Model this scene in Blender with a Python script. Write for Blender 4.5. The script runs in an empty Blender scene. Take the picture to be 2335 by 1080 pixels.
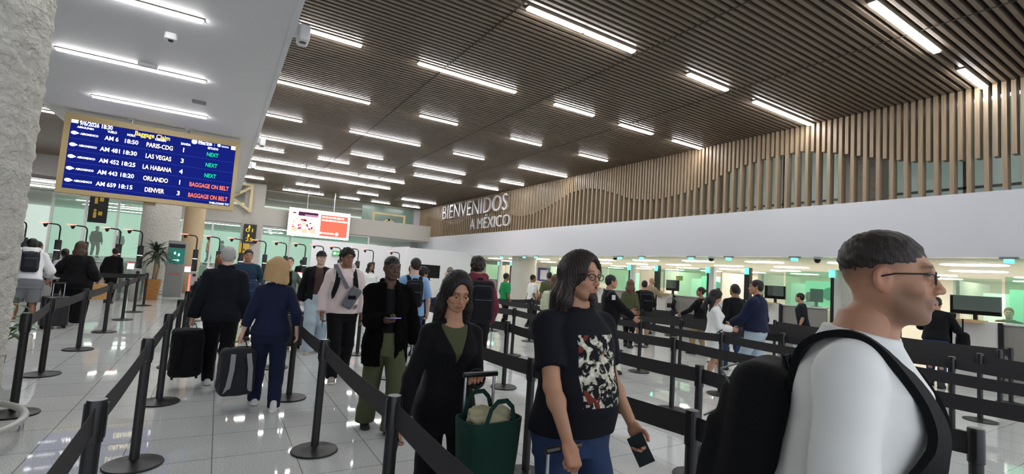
import bpy, bmesh, math, random
import numpy as np
from mathutils import Vector, Matrix, Quaternion
random.seed(7); RNG = np.random.RandomState(5)
SC = bpy.context.scene
COL = SC.collection
PI = math.pi
# ------------------------------------------------------------------ camera, world, exposure
CAM_POS = Vector((0.0, 0.0, 1.60))
yaw, pitch, roll = 0.54422, 0.07771, 0.06749
cd = bpy.data.cameras.new('camera'); cam = bpy.data.objects.new('camera', cd); COL.objects.link(cam)
fw = Vector((math.sin(yaw)*math.cos(pitch), math.cos(yaw)*math.cos(pitch), math.sin(pitch)))
rt = Vector((math.cos(yaw), -math.sin(yaw), 0)); up = rt.cross(fw)
r2 = rt*math.cos(roll) + up*math.sin(roll); u2 = -rt*math.sin(roll) + up*math.cos(roll)
M = Matrix((( r2.x, u2.x, -fw.x, CAM_POS.x), (r2.y, u2.y, -fw.y, CAM_POS.y), (r2.z, u2.z, -fw.z, CAM_POS.z), (0,0,0,1)))
cam.matrix_world = M
cd.sensor_width = 36.0; cd.sensor_fit = 'HORIZONTAL'; cd.lens = 36.0*1094.2/2335.0; cd.clip_start = 0.05; cd.clip_end = 200
SC.camera = cam
w = bpy.data.worlds.new('world'); SC.world = w; w.use_nodes = True
w.node_tree.nodes['Background'].inputs[0].default_value = (0.86, 0.90, 1.0, 1)
w.node_tree.nodes['Background'].inputs[1].default_value = 1.35
SC.view_settings.view_transform = 'Standard'; SC.view_settings.look = 'None'
SC.view_settings.exposure = 0.32; SC.view_settings.gamma = 1.0
STRIP = 48.0      # emission strength of the linear ceiling lights
# ------------------------------------------------------------------ materials
MATS = {}
def srgb(c):
    if isinstance(c, str):
        c = tuple(int(c[i:i+2], 16)/255 for i in (0, 2, 4))
    return tuple((x/12.92 if x <= 0.04045 else ((x+0.055)/1.055)**2.4) for x in c) + (1.0,)
def mat(name, col, rough=0.6, metal=0.0, spec=0.5, emit=0, noise=0, nscale=20, bump=0, bscale=60, alpha=1, trans=0, coat=0, sheen=0):
    if name in MATS: return MATS[name]
    m = bpy.data.materials.new(name); m.use_nodes = True; nt = m.node_tree; N = nt.nodes; L = nt.links
    b = N['Principled BSDF']; c = srgb(col)
    b.inputs['Base Color'].default_value = c; b.inputs['Roughness'].default_value = rough; b.inputs['Metallic'].default_value = metal
    b.inputs['Specular IOR Level'].default_value = spec
    if coat: b.inputs['Coat Weight'].default_value = coat; b.inputs['Coat Roughness'].default_value = 0.05
    if sheen: b.inputs['Sheen Weight'].default_value = sheen
    if emit: b.inputs['Emission Color'].default_value = c; b.inputs['Emission Strength'].default_value = emit
    if trans: b.inputs['Transmission Weight'].default_value = trans
    if alpha < 1: b.inputs['Alpha'].default_value = alpha
    if noise or bump:
        tc = N.new('ShaderNodeTexCoord')
        if noise:
            n = N.new('ShaderNodeTexNoise'); n.inputs['Scale'].default_value = nscale; n.inputs['Detail'].default_value = 4
            L.new(tc.outputs['Object'], n.inputs['Vector'])
            mx = N.new('ShaderNodeMix'); mx.data_type = 'RGBA'; mx.blend_type = 'MIX'
            mx.inputs[6].default_value = tuple(x*(1-noise) for x in c[:3])+(1,); mx.inputs[7].default_value = tuple(min(1, x*(1+noise)) for x in c[:3])+(1,)
            L.new(n.outputs['Fac'], mx.inputs[0]); L.new(mx.outputs[2], b.inputs['Base Color'])
        if bump:
            n2 = N.new('ShaderNodeTexNoise'); n2.inputs['Scale'].default_value = bscale; n2.inputs['Detail'].default_value = 5
            L.new(tc.outputs['Object'], n2.inputs['Vector'])
            bp = N.new('ShaderNodeBump'); bp.inputs['Strength'].default_value = bump; bp.inputs['Distance'].default_value = 0.02
            L.new(n2.outputs['Fac'], bp.inputs['Height']); L.new(bp.outputs['Normal'], b.inputs['Normal'])
    MATS[name] = m; return m
def emis(name, col, s):
    if name in MATS: return MATS[name]
    m = bpy.data.materials.new(name); m.use_nodes = True; nt = m.node_tree; nt.nodes.clear()
    e = nt.nodes.new('ShaderNodeEmission'); o = nt.nodes.new('ShaderNodeOutputMaterial')
    e.inputs[0].default_value = srgb(col); e.inputs[1].default_value = s; nt.links.new(e.outputs[0], o.inputs[0]); MATS[name] = m; return m
def attrmat(name, rough=0.5, bump=0, bscale=200, sss=0, spec=0.4, stretch=None, sheen=0):
    if name in MATS: return MATS[name]
    m = bpy.data.materials.new(name); m.use_nodes = True; nt = m.node_tree; N = nt.nodes; L = nt.links
    b = N['Principled BSDF']; a = N.new('ShaderNodeAttribute'); a.attribute_name = 'Col'
    L.new(a.outputs['Color'], b.inputs['Base Color']); b.inputs['Roughness'].default_value = rough; b.inputs['Specular IOR Level'].default_value = spec
    if sss: b.inputs['Subsurface Weight'].default_value = sss; b.inputs['Subsurface Radius'].default_value = (0.02, 0.008, 0.004); b.inputs['Subsurface Scale'].default_value = 0.5
    if sheen: b.inputs['Sheen Weight'].default_value = sheen
    if bump:
        tc = N.new('ShaderNodeTexCoord'); n = N.new('ShaderNodeTexNoise'); n.inputs['Scale'].default_value = bscale; n.inputs['Detail'].default_value = 3
        if stretch:
            mp = N.new('ShaderNodeMapping'); mp.inputs['Scale'].default_value = stretch; L.new(tc.outputs['Object'], mp.inputs[0]); L.new(mp.outputs[0], n.inputs['Vector'])
        else: L.new(tc.outputs['Object'], n.inputs['Vector'])
        bp = N.new('ShaderNodeBump'); bp.inputs['Strength'].default_value = bump; bp.inputs['Distance'].default_value = 0.004
        L.new(n.outputs['Fac'], bp.inputs['Height']); L.new(bp.outputs['Normal'], b.inputs['Normal'])
    MATS[name] = m; return m
def floor_mat():
    m = bpy.data.materials.new('polished_terrazzo'); m.use_nodes = True; nt = m.node_tree; N = nt.nodes; L = nt.links
    b = N['Principled BSDF']; tc = N.new('ShaderNodeTexCoord')
    n = N.new('ShaderNodeTexNoise'); n.inputs['Scale'].default_value = 130; n.inputs['Detail'].default_value = 3; L.new(tc.outputs['Object'], n.inputs['Vector'])
    r = N.new('ShaderNodeValToRGB'); r.color_ramp.elements[0].position = .36; r.color_ramp.elements[0].color = srgb('a9acab'); r.color_ramp.elements[1].position = .62; r.color_ramp.elements[1].color = srgb('e4e6e3')
    L.new(n.outputs['Fac'], r.inputs[0])
    v = N.new('ShaderNodeTexNoise'); v.inputs['Scale'].default_value = 1.3; L.new(tc.outputs['Object'], v.inputs['Vector'])
    mp = N.new('ShaderNodeMapping'); mp.inputs['Location'].default_value = (-0.11, -0.38, 0); L.new(tc.outputs['Object'], mp.inputs[0])
    br = N.new('ShaderNodeTexBrick'); br.offset = 0; br.squash = 1; br.inputs['Scale'].default_value = 1; br.inputs['Brick Width'].default_value = .59; br.inputs['Row Height'].default_value = .59
    br.inputs['Mortar Size'].default_value = .0035; br.inputs['Mortar Smooth'].default_value = 0.1
    br.inputs['Color1'].default_value = (.93, .93, .93, 1); br.inputs['Color2'].default_value = (1, 1, 1, 1); br.inputs['Mortar'].default_value = (.30, .30, .30, 1)
    L.new(mp.outputs[0], br.inputs['Vector'])
    mu = N.new('ShaderNodeMix'); mu.data_type = 'RGBA'; mu.blend_type = 'MULTIPLY'; mu.inputs[0].default_value = 1
    L.new(r.outputs[0], mu.inputs[6]); L.new(br.outputs['Color'], mu.inputs[7]); L.new(mu.outputs[2], b.inputs['Base Color'])
    b.inputs['Roughness'].default_value = 0.03; b.inputs['Specular IOR Level'].default_value = 0.5
    bp = N.new('ShaderNodeBump'); bp.inputs['Strength'].default_value = 0.004; bp.inputs['Distance'].default_value = 0.02; L.new(v.outputs['Fac'], bp.inputs['Height']); L.new(bp.outputs['Normal'], b.inputs['Normal'])
    return m
def wood_mat(name, c1, c2, rough=.5, scale=(2, 40, 2)):
    if name in MATS: return MATS[name]
    m = bpy.data.materials.new(name); m.use_nodes = True; nt = m.node_tree; N = nt.nodes; L = nt.links
    b = N['Principled BSDF']; tc = N.new('ShaderNodeTexCoord'); mp = N.new('ShaderNodeMapping'); mp.inputs['Scale'].default_value = scale
    n = N.new('ShaderNodeTexNoise'); n.inputs['Scale'].default_value = 1.5; n.inputs['Detail'].default_value = 6; n.inputs['Distortion'].default_value = .6
    L.new(tc.outputs['Object'], mp.inputs[0]); L.new(mp.outputs[0], n.inputs['Vector'])
    r = N.new('ShaderNodeValToRGB'); r.color_ramp.elements[0].position = .3; r.color_ramp.elements[0].color = srgb(c1); r.color_ramp.elements[1].position = .7; r.color_ramp.elements[1].color = srgb(c2)
    L.new(n.outputs['Fac'], r.inputs[0]); L.new(r.outputs[0], b.inputs['Base Color']); b.inputs['Roughness'].default_value = rough
    MATS[name] = m; return m
def plaster_mat():
    m = bpy.data.materials.new('hammered_plaster'); m.use_nodes = True; nt = m.node_tree; N = nt.nodes; L = nt.links
    b = N['Principled BSDF']; b.inputs['Base Color'].default_value = srgb('c9c6bd'); b.inputs['Roughness'].default_value = .85
    tc = N.new('ShaderNodeTexCoord'); mp = N.new('ShaderNodeMapping'); mp.inputs['Scale'].default_value = (1, 1, 1.25); L.new(tc.outputs['Object'], mp.inputs[0])
    v = N.new('ShaderNodeTexNoise'); v.inputs['Scale'].default_value = 17; v.inputs['Detail'].default_value = 3.5; v.inputs['Distortion'].default_value = .9; L.new(mp.outputs[0], v.inputs['Vector'])
    bp = N.new('ShaderNodeBump'); bp.inputs['Strength'].default_value = 1; bp.inputs['Distance'].default_value = .05; L.new(v.outputs['Fac'], bp.inputs['Height']); L.new(bp.outputs['Normal'], b.inputs['Normal'])
    return m
def glass_mat(name, col, alpha_mix=.35, rough=.05):
    m = bpy.data.materials.new(name); m.use_nodes = True; nt = m.node_tree; N = nt.nodes; L = nt.links; N.clear()
    o = N.new('ShaderNodeOutputMaterial'); t = N.new('ShaderNodeBsdfTransparent'); t.inputs[0].default_value = srgb(col)
    g = N.new('ShaderNodeBsdfPrincipled'); g.inputs['Base Color'].default_value = srgb(col); g.inputs['Roughness'].default_value = rough
    mx = N.new('ShaderNodeMixShader'); mx.inputs[0].default_value = alpha_mix
    L.new(t.outputs[0], mx.inputs[1]); L.new(g.outputs[0], mx.inputs[2]); L.new(mx.outputs[0], o.inputs[0]); MATS[name] = m; return m
FLOOR = floor_mat(); PLASTER = plaster_mat()
WHITE = mat('white_paint', 'd9d9d9', .55); CEILW = mat('white_soffit_paint', 'cfcfd2', .6); GREYW = mat('grey_wall_paint', 'a9a7a8', .7)
FASC = mat('glossy_white_fascia', 'c9cacf', .22, spec=.5)
SLATC = wood_mat('dark_wood_slat', '62564a', '766856', .45, (1, 30, 30)); SLATW = wood_mat('oak_slat', '84705a', '9c886e', .45, (30, 30, 1.2))
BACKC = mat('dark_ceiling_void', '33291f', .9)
TUBE = emis('led_strip', 'ffffff', STRIP); TUBE2 = emis('booth_panel_light', 'fffaf0', 11.0); COVE = emis('cove_light', 'fffdf6', 30.0)
BLACK = mat('black_metal', '141414', .45); BLACKP = mat('black_plastic', '101011', .35); BELT = mat('woven_black_belt', '1f1d20', .75, bump=.3, bscale=300)
RUBBER = mat('dark_rubber', '0f0f0f', .8); CHROME = mat('brushed_metal', 'b9bbbd', .3, metal=1); GREYP = mat('grey_plastic', '6d6f72', .5)
BEIGEC = mat('beige_concrete', 'c2ab8a', .7, noise=.12, nscale=3)
TEALG = mat('glowing_teal_glass_panel', 'a9bdb5', .25, noise=.12, nscale=1.2, emit=.22); GRNG = glass_mat('green_tinted_glass', 'd6f2e4', .15)  # teal panes emit faintly, standing in for lit rooms behind them
CLRG = glass_mat('clear_glass', 'e6f4ee', .12); FROST = mat('glowing_green_frosted_glass', 'a2dcc0', .35, emit=.38); FROST2 = mat('glowing_pale_frosted_glass', 'd2e8da', .35, emit=.3)  # small emission added to both frosted glasses so they look brighter
GREYPANEL = mat('taupe_panel', '8d8983', .5); OAK = wood_mat('oak_ledge', 'c9a070', 'dcb98a', .45, (2, 20, 2)); SCRBLK = mat('screen_black', '08090a', .5, spec=.2)
# ------------------------------------------------------------------ helpers
def fin(o, label=None, cat=None, group=None, kind=None):
    if label: o['label'] = label
    if cat: o['category'] = cat
    if group: o['group'] = group
    if kind: o['kind'] = kind
    return o
def empty(name, loc=(0, 0, 0), rz=0, label=None, cat=None, group=None):
    o = bpy.data.objects.new(name, None); o.empty_display_size = .1; COL.objects.link(o); o.location = loc; o.rotation_euler = (0, 0, rz)
    return fin(o, label, cat, group)
class G:
    def __init__(s): s.v = []; s.f = []; s.m = []
    def add(s, vs, fs, mi=0):
        o = len(s.v); s.v += [tuple(v) for v in vs]; s.f += [tuple(i+o for i in f) for f in fs]; s.m += [mi]*len(fs); return s
    def box(s, x0, x1, y0, y1, z0, z1, mi=0, T=None):
        vs = [Vector((x, y, z)) for z in (z0, z1) for y in (y0, y1) for x in (x0, x1)]
        if T: vs = [T @ v for v in vs]
        return s.add(vs, [(0, 2, 3, 1), (4, 5, 7, 6), (0, 1, 5, 4), (2, 6, 7, 3), (0, 4, 6, 2), (1, 3, 7, 5)], mi)
    def rings(s, rings, mi=0, cap=True, closed=True):
        n = len(rings[0]); o = len(s.v)
        for r in rings: s.v += [tuple(p) for p in r]
        fs = []
        for i in range(len(rings)-1):
            for j in range(n if closed else n-1):
                a = o+i*n+j; b = o+i*n+(j+1) % n; fs.append((a, b, b+n, a+n))
        if cap: fs.append(tuple(o+j for j in reversed(range(n)))); fs.append(tuple(o+(len(rings)-1)*n+j for j in range(n)))
        s.f += fs; s.m += [mi]*len(fs); return s
    def lathe(s, prof, n=24, c=(0, 0, 0), mi=0, T=None):
        R = []
        for r, z in prof:
            ring = [Vector((c[0]+r*math.cos(2*PI*k/n), c[1]+r*math.sin(2*PI*k/n), c[2]+z)) for k in range(n)]
            R.append([T @ p for p in ring] if T else ring)
        return s.rings(R, mi)
    def tube(s, pts, r, n=8, mi=0, closed=False):
        pts = [Vector(p) for p in pts]; R = []; m = len(pts); prev = None
        for i, p in enumerate(pts):
            if closed: t = pts[(i+1) % m]-pts[i-1]
            else: t = pts[min(i+1, m-1)]-pts[max(i-1, 0)]
            t.normalize()
            if prev is None:
                a = t.orthogonal().normalized()
            else:
                a = (prev-t*prev.dot(t)).normalized()
            prev = a; b = t.cross(a); rr = r[i] if isinstance(r, (list, tuple)) else r
            R.append([p+a*rr*math.cos(2*PI*k/n)+b*rr*math.sin(2*PI*k/n) for k in range(n)])
        if closed: R.append(R[0]); return s.rings(R, mi, cap=False)
        return s.rings(R, mi)
    def strap(s, pts, nrm, wd, th=.004, mi=0):      # flat ribbon along pts; nrm = per-point outward normal
        R = []; pts = [Vector(p) for p in pts]; m = len(pts)
        for i, p in enumerate(pts):
            t = (pts[min(i+1, m-1)]-pts[max(i-1, 0)]).normalized(); n = Vector(nrm[i] if isinstance(nrm, list) else nrm); n = (n-t*n.dot(t)).normalized(); b = t.cross(n)
            R.append([p+b*wd/2-n*th/2, p+b*wd/2+n*th/2, p-b*wd/2+n*th/2, p-b*wd/2-n*th/2])
        return s.rings(R, mi)
    def rbox(s, cx, cy, z0, z1, sx, sy, r=.04, er=.02, mi=0, n=5, taper=1):   # rounded box standing on z0
        def outline(ex, sc=1):
            pts = []
            for qx, qy, a0 in ((1, 1, 0), (-1, 1, 90), (-1, -1, 180), (1, -1, 270)):
                for k in range(n+1):
                    a = math.radians(a0+90*k/n)
                    pts.append(((qx*(sx/2-r)+(r-ex)*math.cos(a))*sc, (qy*(sy/2-r)+(r-ex)*math.sin(a))*sc))
            return pts
        R = []
        for k in range(4):
            a = PI/2*k/3; ex = er*(1-math.sin(a)); zz = z0+er*(1-math.cos(a)); R.append([Vector((cx+x, cy+y, zz)) for x, y in outline(ex)])
        for k in range(4):
            a = PI/2*k/3; ex = er*(1-math.cos(a)); zz = z1-er*(1-math.sin(a)); R.append([Vector((cx+x, cy+y, zz)) for x, y in outline(ex, taper)])
        return s.rings(R, mi)
    def build(s, name, mats, parent=None, smooth=False, T=None):
        me = bpy.data.meshes.new(name)
        me.from_pydata(s.v, [], s.f); me.polygons.foreach_set('material_index', s.m)
        for m in (mats if isinstance(mats, (list, tuple)) else [mats]): me.materials.append(m)
        if T: me.transform(T)
        if smooth:
            me.polygons.foreach_set('use_smooth', [True]*len(me.polygons))
            try: me.set_sharp_from_angle(angle=math.radians(40))
            except Exception: pass
        me.update(); o = bpy.data.objects.new(name, me); COL.objects.link(o)
        if parent: o.parent = parent
        return o
def struct(g, name, mats, smooth=False):
    o = g.build(name, mats, None, smooth); o['kind'] = 'structure'; return o
def copytree(o, parent=None):
    c = o.copy(); COL.objects.link(c)
    if parent: c.parent = parent
    for ch in list(o.children): copytree(ch, c)
    return c
def textmesh(name, s, m, size=1, width=None, extrude=.002, T=None, parent=None, align='CENTER', h=None, bold=0):
    cu = bpy.data.curves.new(name, 'FONT'); cu.body = s; cu.size = 1; cu.extrude = extrude; cu.align_x = align; cu.offset = bold
    cu.resolution_u = 3
    to = bpy.data.objects.new(name, cu); COL.objects.link(to); bpy.context.view_layer.update()
    dg = bpy.context.evaluated_depsgraph_get(); me = bpy.data.meshes.new_from_object(to.evaluated_get(dg)); bpy.data.objects.remove(to)
    n = len(me.vertices); co = np.zeros(n*3); me.vertices.foreach_get('co', co); co = co.reshape(-1, 3)
    if n:
        ww = co[:, 0].max()-co[:, 0].min(); hh = co[:, 1].max()-co[:, 1].min()
        sy = (h/hh) if h else size; sx = (width/ww) if width else sy; co[:, 0] *= sx; co[:, 1] *= sy
        me.vertices.foreach_set('co', co.ravel())
    me.name = name; me.materials.clear(); me.materials.append(m)
    if T: me.transform(T)
    me.update(); o = bpy.data.objects.new(name, me); COL.objects.link(o)
    if parent: o.parent = parent
    return o
def FR(loc, xdir, ydir):          # frame: local x -> xdir, local y -> ydir, z -> cross
    x = Vector(xdir).normalized(); y = Vector(ydir); y = (y-x*y.dot(x)).normalized(); z = x.cross(y)
    return Matrix(((x.x, y.x, z.x, loc[0]), (x.y, y.y, z.y, loc[1]), (x.z, y.z, z.z, loc[2]), (0, 0, 0, 1)))
ORD = ['first', 'second', 'third', 'fourth', 'fifth', 'sixth', 'seventh', 'eighth', 'ninth', 'tenth', 'eleventh', 'twelfth', 'thirteenth', 'fourteenth']
# ------------------------------------------------------------------ the hall
g = G().add([(-14, -8, 0), (30, -8, 0), (30, 50, 0), (-14, 50, 0)], [(0, 1, 2, 3)]); fl = struct(g, 'floor', FLOOR)
CZ = 5.75
g = G()
for (xa, xb) in ((0.64, 12.05), (-13.5, -4.0)):
    y = -4.0
    while y < 32.9:
        g.box(xa, xb, y, y+.058, CZ+.0, CZ+.075); y += .124
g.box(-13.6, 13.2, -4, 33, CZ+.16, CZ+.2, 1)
seam = [3.6, 6.15, 8.85]
ceil = struct(g, 'ceiling', [SLATC, BACKC])
g = G()
for sx in seam: g.box(sx-.012, sx+.012, -4, 32.9, CZ-.004, CZ+.0)
struct(g, 'trim_4', BACKC)
# white dropped soffit on the left
g = G().box(-4.0, .62, -6, 32.9, 5.02, 5.2); struct(g, 'trim_1', CEILW)
g = G().box(.56, .64, -6, 32.9, 5.0, CZ+.15).box(-4.04, -3.98, -6, 32.9, 5.0, CZ+.15); struct(g, 'trim_2', CEILW)
# white ceiling beyond the slats
g = G().box(-13.5, 26, 33, 50, CZ, CZ+.1); g.box(-13.5, 12.1, 32.9, 33.02, CZ-.03, CZ+.2); struct(g, 'trim_3', mat('warm_white_ceiling', 'bdb6aa', .7))
# right wall: fascia, slats, teal glass behind
g = G().box(12.0, 12.25, -5, 45, 2.5, 3.72); struct(g, 'wall_right', FASC)
WAVE = [(2.0, 4.44), (2.64, 4.37), (3.25, 4.38), (4.08, 4.49), (4.92, 4.74), (5.69, 4.99), (6.3, 5.12), (7.18, 5.11), (7.79, 5.02), (8.4, 4.88), (9.17, 4.59), (9.84, 4.45), (10.85, 4.37), (11.4, 4.41),
        (12.13, 4.53), (12.67, 4.73), (13.67, 5.04), (14.36, 5.16), (15.42, 5.12), (16.02, 4.93), (16.94, 4.68), (18.14, 4.42), (19.14, 4.38), (20.0, 4.5), (22.3, 4.95), (23.3, 5.0), (24.8, 4.68), (26.2, 4.42), (27.34, 4.43), (29.3, 4.85), (31.24, 5.19), (33, 5.0), (34.8, 4.44)]
wy = [a for a, b in WAVE]; wz = [b for a, b in WAVE]
g = G(); k = 0; y = -3.0
while y < 32.9:
    zb = 3.72 if k % 2 == 0 else float(np.interp(y, wy, wz))
    d = .20 if k % 2 == 0 else .19
    g.box(12.23-d, 12.23, y, y+.068, zb, CZ+.02); k += 1; y += .124
struct(g, 'wall_right_slats', SLATW)
g = G().box(12.3, 12.36, 18.5, 33, 3.72, CZ+.1); struct(g, 'trim_5', wood_mat('brown_backing', '6f5a43', '85694d', .6, (1, 1, 4)))
g = G()
y = -4
while y < 18.4:
    g.box(13.25, 13.3, y+.04, min(y+1.86, 18.5), 3.72, CZ+.1, 0); g.box(13.2, 13.32, y-.04, y+.04, 3.72, CZ+.1, 1); y += 1.9
g.box(13.2, 13.34, -4, 18.5, 4.02, 4.07, 1).box(12.3, 13.3, -4, 18.5, 3.70, 3.74, 2)
struct(g, 'window_1', [TEALG, GREYP, WHITE])
# booth hall ceiling + lit back
g = G().box(12.25, 30, -5, 45, 2.5, 2.62); struct(g, 'trim_6', mat('cream_booth_ceiling', 'e2dccd', .6))
g = G().box(24.0, 24.2, -5, 45, 0, 2.5).box(-13.6, -13.5, -8, 50, 0, CZ+.2, 1); struct(g, 'wall_far_right', [mat('cream_wall', 'e6dfcf', .6), GREYW])
# left / back building
g = G(); WL = 31.0
g.box(-13.5, -3.3, 30.5, 30.9, 4.55, CZ, 0)                     # grey bulkhead, left
g.box(-13.5, -7.0, 27.0, 27.2, 0, 4.05, 0)                      # grey wall at the left of the glass room
g.box(-13.5, -3.3, 30.2, 30.5, 4.05, 4.55, 1)
struct(g, 'wall_back_left', [GREYW, CEILW])
g = G().box(-13.5, -3.3, 27, 44, 4.05, 4.1, 0); struct(g, 'trim_7', mat('bright_white_ceiling', 'e9e9e4', .6))
g = G(); g.box(.95, 1.95, 30.6, 31.1, 0, CZ, 0).box(-3.3, .95, 30.62, 30.95, 3.42, 4.45, 0).box(1.95, 12.1, 30.62, 30.95, 3.42, 4.45, 0)
g.box(-3.3, 12.1, 30.9, 31.0, 3.38, 3.42, 1)
struct(g, 'wall_back', [mat('beige_grey_wall', 'b5b0a8', .7), WHITE])
g = G().box(-13.5, 13, 43, 43.2, 0, CZ, 0); struct(g, 'wall_far_back', mat('glowing_mint_wall', 'dbeae2', .5, emit=.55))  # wall itself emits, standing in for a lit frosted glass wall
# mezzanine rail and timber, back right
g = G(); g.box(-2.6, 12, 31.0, 31.2, 3.42, 3.5).box(-2.6, 9.4, 33.4, 33.6, 4.0, 4.6, 1).box(-2.6, 8.9, 33.4, 33.5, 5.2, 5.3, 2)
for k in range(22): g.box(-2.4+k*.5, -2.25+k*.5, 33.3, 33.4, 4.05, 4.5, 2)
struct(g, 'trim_8', [WHITE, wood_mat('mezzanine_wood', '7d6a4e', '9a8260', .6, (3, 3, 3)), GREYP])
g = G().box(8.0, 11.95, 33.1, 33.16, 3.5, CZ, 0); struct(g, 'window_2', mat('dark_teal_glass', '6f857a', .2, noise=.1, nscale=.8))
g = G().box(11.6, 12.1, 32.8, 33.2, 2.6, CZ); struct(g, 'trim_9', GREYW)
# cut-out timber frames (letter-like bracing)
def truss(x, zb, zt, y, wd, label):
    e = empty('timber_frame', (x, y, zb), 0, label, 'frame')
    m = mat('pale_timber', 'cdbb90', .6)
    G().box(-wd/2, -wd/2+.14, -.1, .1, 0, zt-zb).build('post', m, e); G().box(wd/2-.14, wd/2, -.1, .1, 0, zt-zb).build('post', m, e)
    H = zt-zb
    G().box(-wd/2, wd/2, -.09, .09, H, H+.12).build('top_beam', m, e)
    for (xa, za, xb, zb2) in ((wd/2-.1, .1, -.3, H*.5), (-.3, H*.5, wd/2-.1, H-.05)) if wd < 2 else ((-wd/2+.14, .1, 0, H*.75), (0, H*.75, wd/2-.14, .1), (0, .02, 0, H*.8)):
        a = Vector((xa, 0, za)); b = Vector((xb, 0, zb2)); d = (b-a); L_ = d.length; T = FR(a, (0, 1, 0), d)
        G().box(-.08, .08, 0, L_, -.07, .07, T=T).build('brace', m, e)
    return e
truss(.55, 4.05, 5.5, 30.3, 1.5, 'pale timber brace frame beside the flight board')
truss(9.4, 3.95, 4.95, 31.5, 2.2, 'pale timber brace frame on the mezzanine right of the red screen')
g = G().box(-13.5, 1.5, 31.2, 43, 0, .95); struct(g, 'floor_raised', mat('raised_floor_grey', '9a9c9a', .4))
# glass fronts under the wall
def glassfront(x0, x1, y, z1, n, idx):
    g = G(); gl = G(); w_ = (x1-x0)/n
    for k in range(n+1): g.box(x0+k*w_-.05, x0+k*w_+.05, y-.05, y+.05, 0, z1)
    g.box(x0, x1, y-.04, y+.04, z1-.08, z1).box(x0, x1, y-.04, y+.04, 1.12, 1.16).box(x0, x1, y-.04, y+.04, .0, .1)
    for k in range(n): gl.box(x0+k*w_+.05, x0+(k+1)*w_-.05, y-.006, y+.006, .1, z1-.08)
    o = g.build('window_%d' % idx, WHITE); o['kind'] = 'structure'; gl.build('glass', MINT, o)
MINT = glass_mat('mint_glass', 'e4f4ec', .12)
glassfront(-7.0, -3.3, 31, 4.05, 3, 3); glassfront(-3.2, .95, 30.8, 3.4, 3, 4); glassfront(1.95, 8.0, 30.8, 3.4, 4, 5)
g = G(); g.box(-3.3, 12, 31.2, 43, 3.4, 3.42); struct(g, 'trim_10', mat('bright_white_ceiling', 'e9e9e4', .6))
# white partition at the back right
g = G(); g.box(4.1, 8.35, 27.0, 27.12, 0, 2.72); g.box(8.35, 8.47, 24.2, 27.12, 0, 2.68); g.box(8.47, 12.2, 24.2, 24.32, 0, 2.64); struct(g, 'wall_partition', mat('partition_white', 'd3d3d5', .5))
# strips of light in the back rooms
def rowlight(x0, x1, y, z, label, m=None):
    e = empty('cove_lamp', ((x0+x1)/2, y, z), 0, label, 'light')
    h = (x1-x0)/2; G().box(-h, h, -.05, .05, 0, .05).build('housing', WHITE, e); G().box(-h+.02, h-.02, -.04, .04, -.02, 0).build('diffuser', m or COVE, e)
for (x0, x1, y, z, lb) in ((-8.6, -5.5, 30.0, 4.45, 'thin white light line below the grey bulkhead, upper left'), (-8.6, -3.4, 28.0, 4.0, 'bright cove line over the glass room at far left'), (-7.4, -5.8, 27.6, 4.0, 'short bright strip under the cove behind the board'),
    (-6.6, -4.6, 33, 3.95, 'first strip light inside the left glass room'), (-6.9, -3.6, 36, 3.95, 'second strip light inside the left glass room'), (-6.6, -4.4, 39, 3.95, 'third strip light inside the left glass room'), (-5.0, -3.4, 34.5, 3.95, 'strip light at the right end of the left glass room'),
    (-2.4, -1.2, 31.6, 3.33, 'short strip light over the middle glass room'), (-.9, .9, 31.8, 3.33, 'long strip light over the middle glass room'), (2.0, 5.0, 31.7, 3.33, 'bright strip above the glass front left of the red screen'), (2.4, 3.6, 36, 3.33, 'strip light deep inside the room left of the red screen'),
    (8.0, 9.2, 37.3, CZ-.08, 'warm ceiling strip beyond the slat ceiling')):
    rowlight(x0, x1, y, z, lb)
for k, (x, y) in enumerate(((2.6, 34), (3.4, 35.5), (4.2, 34.2), (3.0, 38), (4.4, 38))):
    e = empty('downlight', (x, y, 3.34), 0, 'round recessed downlight inside the room left of the red screen', 'light', 'downlights left of the red screen')
    G().lathe([(.09, 0), (.14, 0), (.14, .05), (.0, .05)], 16).build('trim_ring', WHITE, e); G().lathe([(0, -.01), (.09, -.01), (.09, .01), (0, .01)], 16).build('lens', COVE, e)
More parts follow.
